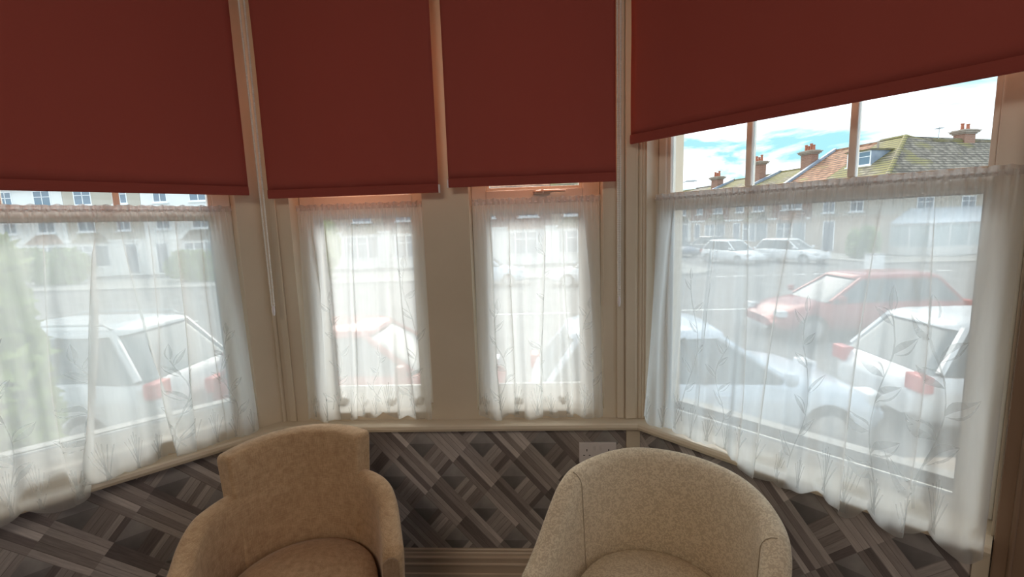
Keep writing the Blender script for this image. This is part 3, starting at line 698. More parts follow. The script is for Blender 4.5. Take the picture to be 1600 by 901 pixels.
# cream chair on the right
c2 = empty('tub_chair', (.308, 1.150, 0), R_(-33)); tag(c2, 'cream patterned tub chair with a smoothly rounded back, below the wall socket', 'armchair')
r, ry, L, w_ = .262, .262, .22, .066
tot2 = math.pi*.5*r+L
def top2(t):
    s = abs(t)*tot2; return E0-.738-.030*sst(s, .12, .42)-.19*sst(s, .34, tot2*1.02)
mb = MB(); shell(mb, top2, r, ry, L, w_, .13, -1, 1, 110, lambda t: .022, .030); mb.build('tub_shell', cream_cloth, c2, smooth=True)
mb = MB(); seat_cushion(mb, r-.036, r-.036, L+.04, .36, .470, .035); mb.build('seat_cushion', cream_cloth, c2, smooth=True)
mb = MB(); seat_cushion(mb, r-.034, r-.034, L+.02, .13, .355, .001); mb.build('seat_base', cream_cloth, c2, smooth=True)
for t in (-.58, .58):     # inside seams between back and arms
    x, y, nx, ny = u_path(t, r, ry, L); zt = top2(t); ww = w_/2+.0008; path = []
    for i in range(12):
        z = .44+(zt-.033-.44)*i/11; kk = -ww+.022*((z-.13)/(zt-.13))**1.3; path.append((x+nx*kk, y+ny*kk, z))
    for i in range(1, 5):
        a = math.pi-i*math.pi/8; path.append((x+nx*(ww*math.cos(a)+.022), y+ny*(ww*math.cos(a)+.022), zt-.033+.0338*math.sin(a)))
    mb = MB(); mb.tube(path, .0016, 6); mb.build('seam', piping_m, c2)
legs(c2, ((-.24, .15), (.24, .15), (-.25, -.24), (.25, -.24)))

# unseen ceiling fitting, added to go with the warm fill behind the camera
cl = empty('fill_light_fitting', (-.6, -1.5, CEIL)); tag(cl, 'round white ceiling fitting added for the fill light in the room behind the bay', 'ceiling light')
mb = MB(); mb.loft([[(.16*k_*math.cos(a*.2618), .16*k_*math.sin(a*.2618), z) for a in range(24)] for z, k_ in ((0, 1), (-.02, 1), (-.05, .93), (-.07, .7), (-.08, .3))])
em = mat('added_warm_shade', (.9, .85, .75), .5); em.node_tree.nodes['Principled BSDF'].inputs['Emission Color'].default_value = (1, .8, .6, 1); em.node_tree.nodes['Principled BSDF'].inputs['Emission Strength'].default_value = 3
mb.build('fill_shade', em, cl, smooth=True)
#@@OUTDOORS
# ================================================================== OUTDOORS
# ground: street, pavements, kerbs, lines
G0 = GROUND
def flat(name, pts, z0, z1, m):
    mb = MB(); mb.loft([[(x, y, z0) for x, y in pts], [(x, y, z1) for x, y in pts]]); return struct(mb.build(name, m))
flat('road', [(-75, 2.0), (75, 2.0), (75, 120), (-75, 120)], G0-.3, G0, tarmac)
flat('pavement_near', [(-60, 3.62), (60, 3.62), (60, 4.55), (-60, 4.55)], G0, G0+.11, paving)
flat('kerb_near', [(-60, 4.56), (60, 4.56), (60, 4.68), (-60, 4.68)], G0, G0+.10, stone_m)
flat('pavement_far', [(-70, 23.2), (8.2, 23.2), (9.4, 24.6), (9.4, 60), (8.0, 60), (8.0, 29.0), (-70, 29.0)], G0, G0+.11, paving)
flat('pavement_side', [(19.2, 26.0), (60, 23.5), (60, 29.0), (23.0, 29.5), (13.5, 64), (10.9, 64)], G0, G0+.11, paving)
mb = MB()
for i in range(14): mb.box(-38+i*6, -35+i*6, 13.9, 14.02, G0+.002, G0+.006)
struct(mb.build('road_centre_line', line_white))
mb = MB()
for i in range(12): mb.box(8.6+i*.95, 9.2+i*.95, 22.3, 22.5, G0+.002, G0+.006)
struct(mb.build('give_way_line', line_white))
# low front garden wall with coping, parted at the gate
for i, (a, b) in enumerate(((-9.5, -.4), (.9, 9.5))):
    r = empty('garden_wall', ((a+b)/2, 3.5, G0)); tag(r, ('low rendered garden wall left of the front gate', 'low rendered garden wall right of the front gate')[i], 'garden wall')
    h = (b-a)/2
    mb = MB(); mb.box(-h, h, -.09, .09, 0, .68); mb.build('wall_panel', render_c, r)
    mb = MB(); mb.box(-h-.02, h+.02, -.13, .13, .68, .74); mb.build('coping', stone_m, r, bevel=.01)
    for s in (-h+.15, h-.15):
        mb = MB(); mb.box(s-.16, s+.16, -.16, .16, .0, .92); mb.loft([[(s-.19, -.19, .92), (s+.19, -.19, .92), (s+.19, .19, .92), (s-.19, .19, .92)], [(s-.19, -.19, .97), (s+.19, -.19, .97), (s+.19, .19, .97), (s-.19, .19, .97)], [(s-.03, -.03, 1.04), (s+.03, -.03, 1.04), (s+.03, .03, 1.04), (s-.03, .03, 1.04)]]); mb.build('pier', stone_m, r)

# ---- houses. local: x along the front, y back from it, z up; front faces -y
def win(par, x0, x1, y, z0, z1, face=-1, bars=1, T=None, sill=True):
    """window proud of wall plane y; frame part with a pane sub-part"""
    T = T or (lambda a, b, c: (a, b, c))
    d = face*.03
    ya, yb = sorted((y-.04*(-face)*0+d, y+(-face)*.06))
    mb = MB(); f = .07
    def bx(a, b, c, e): mb.box(a, b, ya, yb, c, e, T)
    bx(x0, x0+f, z0, z1); bx(x1-f, x1, z0, z1); bx(x0+f, x1-f, z0, z0+f); bx(x0+f, x1-f, z1-f, z1)
    for k_ in range(bars): 
        xc = x0+(x1-x0)*(k_+1)/(bars+1); bx(xc-.03, xc+.03, z0+f, z1-f)
    bx(x0+f, x1-f, z0+(z1-z0)*.58, z0+(z1-z0)*.58+.045)
    if sill: mb.box(x0-.1, x1+.1, y+face*.12 if face < 0 else y, y if face < 0 else y+.12, z0-.10, z0-.005, T)
    w_ = mb.build('window', upvc, par)
    mb = MB(); yy = y+face*.012; mb.box(x0+f, x1-f, min(yy, yy-face*.03), max(yy, yy-face*.03), z0+f, z1-f, T); mb.build('pane', pane_d, w_)
    return w_
def chimney(par, x, y, zb, zt, w_=.9, d=.6, pots=3, bm=None):
    mb = MB(); mb.box(x-w_/2, x+w_/2, y-d/2, y+d/2, zb, zt-.36); c = mb.build('chimney', bm or brick, par)
    mb = MB()
    for e, a, b in ((.07, zt-.36, zt-.26), (.17, zt-.26, zt-.14), (.24, zt-.14, zt-.07), (.10, zt-.07, zt)): mb.box(x-w_/2-e, x+w_/2+e, y-d/2-e, y+d/2+e, a, b)
    mb.build('chimney_cap', stone_m, c)
    for i in range(pots):
        px = x+(i-(pots-1)/2)*w_/max(pots, 1)*.95; h = (.55, .42, .6, .45)[i % 4]; mb = MB()
        mb.loft([[(px+rr*math.cos(a*.7854), y+rr*math.sin(a*.7854), z) for a in range(8)] for z, rr in ((zt, .13), (zt+h*.8, .10), (zt+h*.85, .13), (zt+h, .12))]); mb.build('chimney_pot', pot_m, c)
    return c
def gable_roof(par, w_, dp, ez, rz, m, oh=.35, ry=None, verge=None):
    ry = dp/2 if ry is None else ry; mb = MB(); t = .12; s = (rz-ez)/ry; lo = ez-s*oh; s2 = (rz-ez)/(dp-ry); lo2 = ez-s2*oh
    mb.loft([[(x, -oh, lo), (x, ry, rz), (x, dp+oh, lo2), (x, dp+oh, lo2+t), (x, ry, rz+t), (x, -oh, lo+t)] for x in (0, w_)])
    mb.build('roof', m, par)
    mb = MB(); mb.tube([(0, ry, rz+t), (w_, ry, rz+t)], .11, 8); mb.build('ridge_tiles', m, par)
    mb = MB(); mb.box(0, w_, -oh-.1, -oh, lo-.08, lo+.04); mb.build('gutter', upvc, par)
def body(par, w_, dp, ez, rz, ry, m, z0=0, z1=None, nm='wall'):
    mb = MB(); z1 = ez if z1 is None else z1
    mb.box(0, w_, 0, dp, z0, z1)
    if z1 == ez: mb.loft([[(x, 0, ez), (x, dp, ez), (x, ry, rz)] for x in (0, w_)])
    return mb.build(nm, m, par)
def front_bay(par, x0, x1, z0, z1, m, rm, dpt=.75):
    mb = MB(); c = dpt*.7
    lo = [(x0, -.001), (x0+c, -dpt), (x1-c, -dpt), (x1, -.001)]
    mb.loft([[(x, y, z) for x, y in lo] for z in (z0, z0+.8)]); b = mb.build('bay', m, par)
    mb = MB(); mb.loft([[(x, y, z) for x, y in lo] for z in (z1-.25, z1)]); mb.build('bay_head', m, par)
    mb = MB(); e = .15
    mb.loft([[(x0-e, -.002, z1), (x0+c-e*.5, -dpt-e, z1), (x1-c+e*.5, -dpt-e, z1), (x1+e, -.002, z1)], [(x0+c*.9, -.002, z1+.7), (x0+c, -.03, z1+.7), (x1-c, -.03, z1+.7), (x1-c*.9, -.002, z1+.7)]]); mb.build('bay_roof', rm, par)
    mb = MB(); lo2 = [(x0+.03, -.002), (x0+c+.01, -dpt+.03), (x1-c-.01, -dpt+.03), (x1-.03, -.002)]
    mb.loft([[(x, y, z) for x, y in lo2] for z in (z0+.8, z1-.25)]); mb.build('bay_glass', pane_d, b)
    mb = MB()
    for x, y in lo+[((x0+x1)/2, -dpt)]: mb.box(x-.05, x+.05, y-.03, y+.05, z0+.8, z1-.25)
    mb.box(x0+c, x1-c, -dpt-.02, -dpt+.03, z1-.75, z1-.69); mb.box(x0+c-.1, x1-c+.1, -dpt-.1, -dpt+.02, z0+.74, z0+.8); mb.build('bay_mullions', upvc, b)
def door(par, x, z0=.15, m=None):
    mb = MB(); mb.box(x-.5, x-.42, -.05, -.001, z0, z0+2.25); mb.box(x+.42, x+.5, -.05, -.001, z0, z0+2.25); mb.box(x-.5, x+.5, -.05, -.001, z0+2.17, z0+2.25); mb.build('door_frame', upvc, par)
    mb = MB(); mb.box(x-.42, x+.42, -.035, -.001, z0, z0+1.95); d = mb.build('door', m or door_m, par); mb = MB(); mb.box(x-.42, x+.42, -.03, -.001, z0+1.97, z0+2.17); mb.build('door_light', pane_d, par)
    mb = MB(); mb.tube([(x+.33, -.035, z0+1), (x+.33, -.08, z0+1)], .03, 8); mb.build('door_handle', chrome, d)

def terrace_house(name, loc, rz, w_, dp, ez, rzh, lower, upper, roofm, label, cat='house', group=None, split=2.65, ch=None, ry=None, halftimber=False, tall=False, mirror=False, chy=None, pots=3, verge=False):
    r = empty(name, loc, rz); tag(r, label, cat, group); ry = dp/2 if ry is None else ry
    mb = MB(); mb.box(0, w_, 0, dp, 0, split); mb.build('ground_floor_wall', lower, r)
    body(r, w_, dp, ez, rzh, ry, upper, split, None, 'upper_wall')
    mb = MB(); mb.box(0, w_, -.05, -.001, split-.08, split+.08); mb.build('string_course', render_w, r)
    gable_roof(r, w_, dp, ez, rzh, roofm, ry=ry)
    fx = (lambda x: w_-x) if mirror else (lambda x: x)
    b0, b1 = sorted((fx(.5), fx(3.1))); front_bay(r, b0, b1, 0, split-.1, lower, roofm)
    door(r, fx(w_-1.2))
    for a, b in ((.9, 2.3), (w_-2.1, w_-1.0)):
        a, b = sorted((fx(a), fx(b))); win(r, a, b, 0, split+.75, min(ez-.25, split+2.1))
        if tall: win(r, a, b, 0, split+2.75, split+3.95)
    if halftimber:
        mb = MB()
        for i in range(int(w_/.6)+1): mb.box(.02+i*.6*.985, .14+i*.6*.985, -.03, -.001, split+.1, ez-.1)
        mb.box(0, w_, -.031, -.001, split+.62, split+.74); mb.box(0, w_, -.031, -.001, ez-.2, ez-.08); mb.build('timber_frame', timber_m, r)
    if ch is not None:
        y = ry*.65 if chy is None else chy
        chimney(r, ch, y, ez+.2, rzh+.7 if not isinstance(verge, (int, float)) or verge is True or verge is False else verge, pots=pots)
    if verge is not False and verge is not None:
        mb = MB(); s = (rzh-ez)/ry
        mb.loft([[(x, -.35, ez-s*.35+.12), (x, ry, rzh+.12), (x, ry, rzh+.36), (x, -.35, ez-s*.35+.36)] for x in (.02, .30)]); mb.build('party_parapet', lead, r)
    return r

# opposite terrace, each house its own
words = ['far left end', 'second from the far left', 'behind the left hedge', 'behind the silver car', 'left of the narrow windows', 'behind the left narrow window', 'between the narrow windows', 'behind the brass catch window', 'right end by the side street']
for i in range(9):
    x = -48+i*6.15; up_ = (brick, brick_b, render_c)[(i*2) % 3] if i not in (7, 6) else brick
    tall = i < 5
    terrace_house('terraced_house', (x, 33.2, G0+.02), 0, 6.12, 8.5, 7.1 if tall else 5.3, 9.6 if tall else 8.0, render_w, render_w if i in (1, 3) else render_c if tall else up_, (tile_grey, tile_red, tile_moss)[i % 3],
                  ('three-storey pale house' if tall else 'two-storey house')+' with white ground floor across the street, '+words[i], group='terrace across the street', ch=.7 if i % 2 == 0 else None, mirror=i % 2 == 1, tall=tall)

# the side street row on the right
e1 = Vector((-.265, .964, 0)); e2 = Vector((.964, .265, 0)); Ac = Vector((23.2, 32.0, G0+.02)); TR = math.atan2(-.964, .265)
# corner house: L-shaped hipped roof, dormer, conservatory
W1 = 5.4; k1 = W1
h = empty('corner_house', Ac+e1*W1, TR); tag(h, 'hipped corner house with mossy tiles, white dormer and pale lean-to, right of the side street', 'house')
ez, rz1, rz2, ry1, RX = 4.85, 8.43, 8.12, 6.2, W1-3.5
mb = MB(); mb.box(0, W1, 0, 12.4, 0, 2.7); mb.box(.3, W1, 12.4, 24, 0, 2.7); mb.build('ground_floor_wall', brick_b, h)
mb = MB(); mb.box(0, W1, 0, 12.4, 2.7, ez); mb.box(.3, W1, 12.4, 24, 2.7, ez); mb.build('upper_wall', render_c, h)
oh = .35
def thickroof(name, polys, m, t=.12):
    mb = MB()
    for p in polys: mb.loft([[(x, y, z) for x, y, z in p], [(x, y, z+t) for x, y, z in p]])
    return mb.build(name, m, h)
thickroof('west_roof_slope', [[(0, -oh, ez-.2), (W1+oh, -oh, ez-.2), (RX, ry1, rz1), (0, ry1, rz1)]], tile_moss)
thickroof('south_roof_slope', [[(W1+oh, -oh, ez-.2), (W1+oh, 24, ez-.2), (RX, 24, rz2), (RX, ry1+1.6, rz2), (RX, ry1, rz1)]], tile_grey)
thickroof('rear_roof_slope', [[(RX, ry1+.01, rz1), (RX, 24, rz2), (RX-3.4, 24, ez), (RX-3.4, 12.5, ez)], [(0, ry1, rz1), (RX, ry1, rz1), (RX, 12.5, ez), (0, 12.5, ez)]], tile_grey)
mb = MB(); mb.tube([(W1+oh, -oh, ez-.05), (RX, ry1, rz1+.13)], .16, 8); mb.tube([(0, ry1, rz1+.12), (RX, ry1, rz1+.13), (RX, ry1+1.6, rz2+.13), (RX, 24, rz2+.12)], .13, 8); mb.build('ridge_tiles', tile_moss, h)
mb = MB(); mb.box(W1+oh, W1+oh+.1, -oh, 24, ez-.32, ez-.2); mb.box(0, W1+oh, -oh-.1, -oh, ez-.32, ez-.2); mb.build('gutter', upvc, h)
# dormer on the west slope
dx, dy, dw, dz0, dz1 = W1-3.9, 2.45, 1.9, 6.35, 7.45
mb = MB(); mb.box(dx-dw/2, dx+dw/2, dy, dy+2.4, dz0, dz1); d = mb.build('dormer', lead, h)
mb = MB(); mb.box(dx-dw/2-.12, dx+dw/2+.12, dy-.15, dy+2.5, dz1, dz1+.1); mb.build('dormer_roof', tile_moss, d)
wv = win(h, dx-dw/2+.02, dx+dw/2-.02, dy, dz0+.05, dz1-.02, bars=1)
mb = MB(); mb.tube([(dx-.2, 4.4, 7.2), (dx-.2, 4.4, 8.3)], .07, 8); mb.build('vent_pipe', stone_m, h)
chimney(h, RX-.2, 12.3, rz2-.5, rz2+1.0, .8, 1.1, 2)
# TV aerial
mb = MB(); ax, ay = RX+.0, 9.4; mb.tube([(ax, ay, rz2), (ax, ay, rz2+1.2)], .025, 6)
for q in range(5): mb.tube([(ax-.3, ay-.25+q*.12, rz2+1.05), (ax+.3, ay-.25+q*.12, rz2+1.05)], .012, 4)
mb.tube([(ax, ay-.35, rz2+1.05), (ax, ay+.4, rz2+1.05)], .012, 4); mb.build('television_aerial', grey_steel, h)
# windows in the front gable side (facing the street we look from)
def TS(a, b, c): return (W1-b, a, c)      # local swap: window runs along y on the face x=W1
for a, b in ((3.0, 4.5), (7.0, 8.3), (12.5, 13.8)): win(h, a, b, 0, 2.95, 3.85, T=TS)
for a, b in ((1.2, 2.4),): win(h, a, b, 0, .9, 2.1, T=TS)
win(h, 1.0, 2.0, 0, 3.0, 4.1); win(h, 3.2, 4.2, 0, 3.0, 4.1); door(h, 1.6)
# lean-to conservatory along that side
x0, x1, y0, y1 = W1+.01, W1+2.5, .9, 10.5
mb = MB(); mb.loft([[(x0, y0, 2.35), (x1, y0+.0, 1.95), (x1, y1, 1.95), (x0, y1, 2.35)], [(x0, y0+.05, 2.42), (x1, y0+.02, 2.02), (x1, y1, 2.02), (x0, y1, 2.42)]])
mb.v = []; mb.f = []; mb.mi = []
top = [(x0, y0+1.6, 3.05), (x0, y1, 3.05)]
mb.loft([[(x1+.15, y0-.1, 2.08), (x1+.15, y1, 2.08), (x0, y1, 3.05), (x0, y0+1.6, 3.05)], [(x1+.15, y0-.1, 2.13), (x1+.15, y1, 2.13), (x0, y1, 3.10), (x0, y0+1.6, 3.10)]])
mb.loft([[(x0, y0-.1, 2.08), (x1+.15, y0-.1, 2.08), (x0, y0+1.6, 3.05)], [(x0, y0-.1, 2.13), (x1+.15, y0-.1, 2.13), (x0, y0+1.6, 3.10)]])
cr_ = mb.build('lean_to_roof', poly_m, h)
mb = MB()
for q in range(17):
    y = y0+1.6+(y1-y0-1.6)*q/16; mb.tube([(x1+.14, y, 2.16), (x0, y, 3.13)], .018, 4)
mb.build('roof_bar', upvc, cr_)
mb = MB(); mb.box(x0, x1, y0, y1, 0, .6); mb.build('lean_to_base', render_w, h)
mb = MB(); mb.box(x0, x1-.03, y0+.03, y1, .6, 2.05); mb.build('lean_to_glass', mat('pale_blue_conservatory_glass', (.50, .60, .64), .1, 0, .7), h)
mb = MB()
for q in range(7):
    y = y0+(y1-y0)*q/6; mb.box(x1-.06, x1, y-.05, y+.05, .6, 2.06)
for q in range(3):
    x = x0+(x1-x0)*q/2; mb.box(x-.05, x+.05, y0, y0+.06, .6, 2.06)
mb.box(x1-.05, x1+.01, y0, y1, 1.98, 2.08); mb.box(x0, x1, y0-.01, y0+.05, 1.98, 2.08); mb.build('lean_to_posts', upvc, h)

row = [(5.42, 9.4, 8.30, 6.0, tile_red, brick, 'orange-tiled terraced house joined to the mossy corner house', 3.7, None, True, 0),
       (9.42, 15.0, 7.15, 5.6, tile_moss, brick_b, 'mossy-roofed terraced house with the largest chimney, beyond the orange-tiled one', 5.0, 9.1, True, 4),
       (15.02, 21.2, 7.0, 5.2, tile_moss, brick, 'mossy-roofed terraced house third along the side street', 5.5, 9.0, True, 3),
       (21.22, 27.6, 6.7, 5.0, tile_grey, brick_b, 'grey-tiled terraced house far along the side street', 5.7, 8.2, False, 3),
       (27.62, 34.0, 6.6, 5.0, tile_moss, render_c, 'half-timbered house at the far end of the side street', None, None, False, 0)]
for a, b, rzh, ry_, rm, um, lab, ch, ct, vg, pots in row:
    o = Ac+e1*b
    hh = terrace_house('terraced_house', o, TR, b-a-.02, ry_*2, 4.85 if a < 20 else 4.6, rzh, render_w if a > 20 else brick_b, um, rm, lab, group='side street terrace', ry=ry_, halftimber=a > 27, mirror=True,
                       ch=None, verge=None)
    if ch: 
        if ct: chimney(hh, ch, ry_*.74, 5.6, ct-.55, 1.1, .75, pots)
    if vg:
        s = (rzh-4.85)/ry_; mb = MB()
        mb.loft([[(x, -.35, 4.85-s*.35+.12), (x, ry_, rzh+.12), (x, ry_, rzh+.34), (x, -.35, 4.85-s*.35+.34)] for x in (.02, .32)]); mb.build('party_parapet', lead, hh)
# the block closing the far end of the side street
terrace_house('detached_house', (8.3, 72, G0+.02), 0, 9, 8, 4.8, 6.6, render_c, render_c, tile_grey, 'brown distant house closing the end of the side street')

# ---- cars
def make_car(name, loc, rz, col, label, L=4.2, W_=1.76, Hh=1.46, kind='hatch', roofrail=False):
    r = empty(name, loc, rz); tag(r, label, 'car'); hw = W_/2; pm = col
    X = lambda f: -L/2+L*f
    bl = .92 if kind != 'suv' else 1.02
    sec = [(0, .62, .74), (.02, bl-.10, .90), (.07, bl-.02, .96), (.2, bl, 1.0), (.5, bl-.02, 1.0), (.66, bl-.04, 1.0), (.74, bl-.08, .99), (.86, bl-.16, .97), (.95, bl-.28, .90), (.985, bl-.38, .80), (1.0, .50, .70)]
    secs = []
    for f, zb, k_ in sec:
        x = X(f); y = hw*k_; z0 = .24 if .04 < f < .96 else .34
        half = [(y*.80, z0), (y*.96, z0+.05), (y, z0+(zb-z0)*.35), (y*.985, z0+(zb-z0)*.62), (y*.95, zb-.08), (y*.86, zb-.012), (y*.5, zb+.015)]
        secs.append([(x, a, z) for a, z in half]+[(x, -a, z) for a, z in half[::-1]])
    mb = MB(); mb.loft(secs); b = mb.build('car_body', pm, r, smooth=True)
    # greenhouse
    rb = .10 if kind != 'saloon' else .2
    zr = Hh; rings = []
    def ring(xa, xb, y, z, n=6, rc=.25):
        pts = []
        for cx_, cy_, a0 in ((xb-rc, y-rc, 0), (xa+rc, y-rc, 90), (xa+rc, -y+rc, 180), (xb-rc, -y+rc, 270)):
            for q in range(n): a = R_(a0+90*q/(n-1)); pts.append((cx_+rc*math.cos(a), cy_+rc*math.sin(a), z))
        return pts
    xa0, xb0 = X(.03 if kind != 'saloon' else .14), X(.735); xa1, xb1 = X(.13 if kind != 'saloon' else .26), X(.55)
    yb, yt = hw*.90, hw*.70
    z1 = zr-.10
    mb = MB(); mb.loft([ring(xa0+(xa1-xa0)*t, xb0+(xb1-xb0)*t, yb+(yt-yb)*t, bl-.06+(z1-bl+.06)*t) for t in (0, .33, .66, 1)]); mb.build('car_glass', car_glass, r, smooth=True)
    mb = MB(); mb.loft([ring(xa1-.05, xb1+.06, yt+.02, z1-.01), ring(xa1-.04, xb1+.05, yt+.01, z1+.03), ring(xa1+.04, xb1-.04, yt-.08, zr-.025), ring(xa1+.22, xb1-.25, yt-.28, zr)]); mb.build('car_roof', pm, r, smooth=True)
    for sg in (-1, 1):
        for fb, ft in ((0.0, 0.0), (1.0, 1.0), (.34, .36), (.66, .74)):
            xb_ = xa0+.1+(xb0-xa0-.2)*fb; xt_ = xa1+.06+(xb1-xa1-.12)*ft
            yo = .02 if 0 < fb < 1 else -.06
            mb = MB(); mb.tube([(xb_, sg*(yb+yo-.01), bl-.05), (xt_, sg*(yt+yo-.005), z1)], .032 if 0 < fb < 1 else .045, 6); mb.build('pillar', pm if fb in (0, 1) else black_tr, r)
        mb = MB(); mx_ = X(.69); mb.loft([[(mx_+.07*math.cos(a*.7854)*k_, sg*(hw+.10)+sg*.09*math.sin(a*.7854)*k_, z) for a in range(8)] for z, k_ in ((bl-.02, .7), (bl+.02, 1), (bl+.09, 1), (bl+.12, .7))]); mb.build('wing_mirror', pm, r, smooth=True)
        mb = MB(); mb.box(X(.93), X(.975), min(sg*hw*.55, sg*hw*.87), max(sg*hw*.55, sg*hw*.87), bl-.36, bl-.22); mb.build('headlamp', lamp_w, r, bevel=.02)
        mb = MB(); mb.box(X(-.002), X(.03), min(sg*hw*.6, sg*hw*.9), max(sg*hw*.6, sg*hw*.9), bl-.26, bl-.06); mb.build('tail_lamp', lamp_r, r, bevel=.02)
        mb = MB(); mb.tube([(X(.28), sg*(hw+.002), bl-.16), (X(.33), sg*(hw+.002), bl-.16)], .014, 6); mb.tube([(X(.5), sg*(hw+.002), bl-.17), (X(.55), sg*(hw+.002), bl-.17)], .014, 6); mb.build('door_handle', pm, r)
        if roofrail:
            mb = MB(); mb.tube([(xa1+.1, sg*(yt-.10), zr-.03), (xa1+.2, sg*(yt-.10), zr+.03), (xb1-.3, sg*(yt-.10), zr+.03), (xb1-.2, sg*(yt-.10), zr-.03)], .016, 6); mb.build('roof_rail', grey_steel, r)
        for f in (.19, .81):
            xw = X(f); rr = .31; ys = sorted((sg*(hw-.20), sg*(hw+.005)))
            mb = MB(); mb.loft([[(xw+q*math.cos(a*math.pi/12), y, rr+.001+q*math.sin(a*math.pi/12)) for a in range(24)] for y, q in ((ys[0], rr-.02), (ys[0]+.02, rr), (ys[1]-.02, rr), (ys[1], rr-.02))]); wh = mb.build('wheel', tyre_m, r, smooth=False)
            mb = MB(); yo = sg*(hw+.012); mb.loft([[(xw+q*math.cos(a*math.pi/12), y, rr+.001+q*math.sin(a*math.pi/12)) for a in range(24)] for y, q in ((sg*(hw-.03), .21), (yo, .20), (yo, .06))]); mb.build('rim', alloy, wh)
    return r
white_p = paint('white_car_paint', (.80, .82, .85)); silver_p = paint('silver_car_paint', (.46, .48, .50)); red_p = paint('red_car_paint', (.30, .04, .04)); blue_p = paint('dark_blue_car_paint', (.06, .09, .16)); grey_p = paint('grey_car_paint', (.18, .19, .2)); pale_p = paint('pale_blue_car_paint', (.56, .64, .74))
GZ = G0+.001
make_car('car', (-6.9, 5.85, GZ), math.pi, silver_p, 'silver grey estate car parked behind the left net curtain', 4.5, 1.84, 1.62, 'suv', True)
make_car('car', (-2.45, 6.3, GZ), 0, red_p, 'bright red hatchback parked outside the left narrow window', 3.9, 1.7, 1.44)
make_car('car', (1.95, 5.85, GZ), 0, pale_p, 'pale blue-white hatchback parked closest to the large right window', 4.1, 1.76, 1.46)
make_car('car', (6.45, 5.95, GZ), 0, white_p, 'white hatchback parked in front of the red car, seen low in the right window', 4.2, 1.76, 1.45)
make_car('car', (7.2, 10.7, GZ), math.pi, red_p, 'dark red hatchback waiting in the road beyond the white car', 4.1, 1.74, 1.45)
make_car('car', (2.6, 20.6, GZ), math.pi, white_p, 'white hatchback parked across the road, seen in the catch window', 4.0, 1.74, 1.5)
make_car('van', (-2.6, 21.3, GZ), 0, pale_p, 'pale blue car parked across the road beside the white hatchback', 4.3, 1.8, 1.7, 'suv')
make_car('car', (12.4, 29.2, GZ), R_(-70), white_p, 'left one of the two white cars parked in the side street', 4.1, 1.74, 1.5)
make_car('car', (15.6, 28.6, GZ), R_(-60), white_p, 'right one of the two white cars parked in the side street', 4.1, 1.74, 1.5)
make_car('car', (11.2, 36.8, GZ), R_(-75), blue_p, 'dark blue car parked far down the side street', 4.2, 1.76, 1.5)
make_car('car', (14.1, 38.4, GZ), R_(105), grey_p, 'dark grey car parked far down the side street beside the houses', 4.2, 1.76, 1.5)
make_car('car', (12.0, 45.0, GZ), R_(-75), silver_p, 'small silver car furthest away down the side street', 4.2, 1.76, 1.5)

# ---- greenery
def bush(name, loc, rx, ry_, h_, n, m, label, cat, sz=.11, seed=1, stems=5):
    r = empty(name, loc); tag(r, label, cat); rnd = random.Random(seed); mb = MB()
    blobs = [(rnd.uniform(-.6, .6)*rx, rnd.uniform(-.6, .6)*ry_, h_*rnd.uniform(.35, .75), rnd.uniform(.35, .6)) for _ in range(9)]
    for i in range(n):
        bx, by, bz, br = rnd.choice(blobs); th = rnd.uniform(0, 6.283); ph = math.acos(rnd.uniform(-1, 1)); k_ = rnd.uniform(.75, 1.05)
        c = Vector((bx+rx*br*k_*math.sin(ph)*math.cos(th), by+ry_*br*k_*math.sin(ph)*math.sin(th), max(.08, min(h_, bz+h_*.42*k_*math.cos(ph)))))
        a = Vector((rnd.gauss(0, 1), rnd.gauss(0, 1), rnd.gauss(0, 1))).normalized(); b_ = a.orthogonal().normalized(); s = sz*rnd.uniform(.6, 1.3)
        mb.poly([c-a*s, c+b_*s*.4, c+a*s, c-b_*s*.4])
    mb.build('foliage', m, r, recalc=False)
    mb = MB()
    for i in range(stems):
        a = rnd.uniform(0, 6.28); mb.tube([(.05*math.cos(a), .05*math.sin(a), 0), (.3*rx*math.cos(a), .3*ry_*math.sin(a), h_*.4), (.5*rx*math.cos(a), .5*ry_*math.sin(a), h_*.7)], [.04, .025, .01], 6)
    mb.build('stem', bark, r)
    return r
def spiky(loc, h_, label, seed=3, m=None):
    r = empty('palm_shrub', loc); tag(r, label, 'shrub'); rnd = random.Random(seed)
    mb = MB(); mb.tube([(0, 0, 0), (.03, .02, h_*.3), (0, .03, h_*.55)], [.11, .09, .08], 8); mb.build('trunk', bark, r); mb = MB()
    for i in range(90):
        a = rnd.uniform(0, 6.28); el = rnd.uniform(-.3, 1.4); L_ = rnd.uniform(.7, 1.0)*h_*.42; d = Vector((math.cos(a)*math.cos(el), math.sin(a)*math.cos(el), math.sin(el))); sd = Vector((-math.sin(a), math.cos(a), 0))*.022
        p0 = Vector((0, .03, h_*.55)); pts = [p0+d*L_*t+Vector((0, 0, -.30*L_*t*t)) for t in (0, .35, .7, 1)]; ws = (.6, 1.2, .9, .05)
        mb.grid([[p-sd*k_ for p, k_ in zip(pts, ws)], [p+sd*k_ for p, k_ in zip(pts, ws)]])
    mb.build('fronds', m or leaf_y, r, recalc=False); return r
bush('garden_shrub', (-3.95, 2.72, G0), .62, .45, 2.70, 5200, leaf_y, 'tall yellow-green shrub in the front garden, far left of the view', 'shrub', .085, 5)
bush('garden_shrub', (-2.62, 2.55, G0), .42, .40, 1.25, 2200, leaf_g, 'low dark green shrub in the front garden before the silver car', 'shrub', .06, 6)
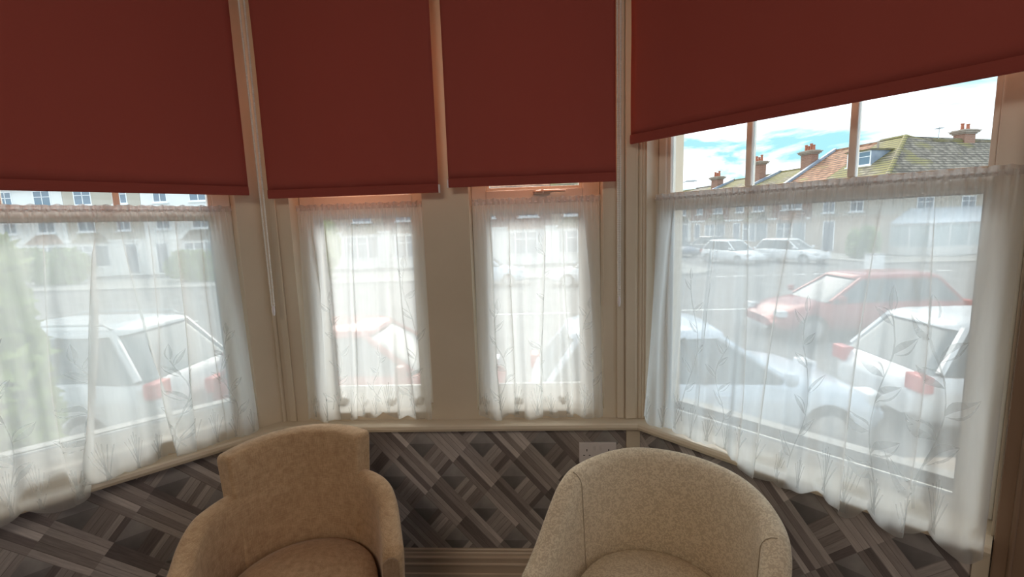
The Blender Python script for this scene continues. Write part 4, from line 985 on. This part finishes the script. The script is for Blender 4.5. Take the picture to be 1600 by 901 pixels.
bush('hedge', (-19.5, 26.5, G0), 2.6, .8, 1.9, 5200, leaf_g, 'long green hedge in front of the houses across the street on the left', 'hedge', .16, 8)
bush('hedge', (-29.5, 26.5, G0), 3.2, .9, 2.3, 5200, leaf_g, 'green hedge across the street behind the left garden shrub', 'hedge', .17, 9)
bush('garden_tree', (-13.0, 25.8, G0), 1.5, 1.2, 3.4, 5000, leaf_y, 'small yellow-green tree across the street, behind the left net', 'tree', .16, 10)
bush('hedge', (20.6, 29.2, G0+.11), 1.0, 1.0, 1.9, 3000, leaf_g, 'dark bush beside the pale lean-to of the corner house', 'bush', .15, 12)
# ---- street furniture
r = empty('street_lamp', (8.15, 26.6, G0+.11)); tag(r, 'slim street lamp with curved arm at the mouth of the side street', 'street lamp')
mb = MB(); mb.tube([(0, 0, 0), (0, 0, 1.2), (0, 0, 1.21), (0, 0, 4.3), (.08, 0, 4.6), (.25, 0, 4.78), (.45, 0, 4.84)], [.08, .08, .05, .04, .035, .03, .03], 10); mb.build('pole', grey_steel, r, smooth=True)
mb = MB(); mb.loft([[(x, w_*math.cos(a*.7854), 4.86+hh_*math.sin(a*.7854)) for a in range(8)] for x, w_, hh_ in ((.42, .03, .03), (.5, .09, .05), (.85, .11, .06), (1.05, .05, .03))]); mb.build('lamp_head', mat('grey_lamp_head', (.45, .47, .48), .4), r, smooth=True)
r = empty('utility_cabinet', (15.4, 21.4, G0)); tag(r, 'pale grey street utility cabinet on the corner before the lean-to', 'utility cabinet')
mb = MB(); mb.box(-.3, .3, -.2, .2, 0, .95); mb.build('cabinet', upvc, r, bevel=.02)
mb = MB(); mb.box(-.33, .33, -.23, .23, .95, 1.0); mb.build('lid', grey_steel, r); mb = MB(); mb.box(-.27, .27, -.212, -.2005, .05, .9); mb.build('door', upvc, r)
for i, x in enumerate((8.6,)):
    r = empty('telegraph_pole', (10.2, 41, G0)); tag(r, 'wooden telegraph pole down the side street', 'pole'); mb = MB(); mb.tube([(0, 0, 0), (0, 0, 4.2)], [.13, .1], 8); mb.build('pole', bark, r)
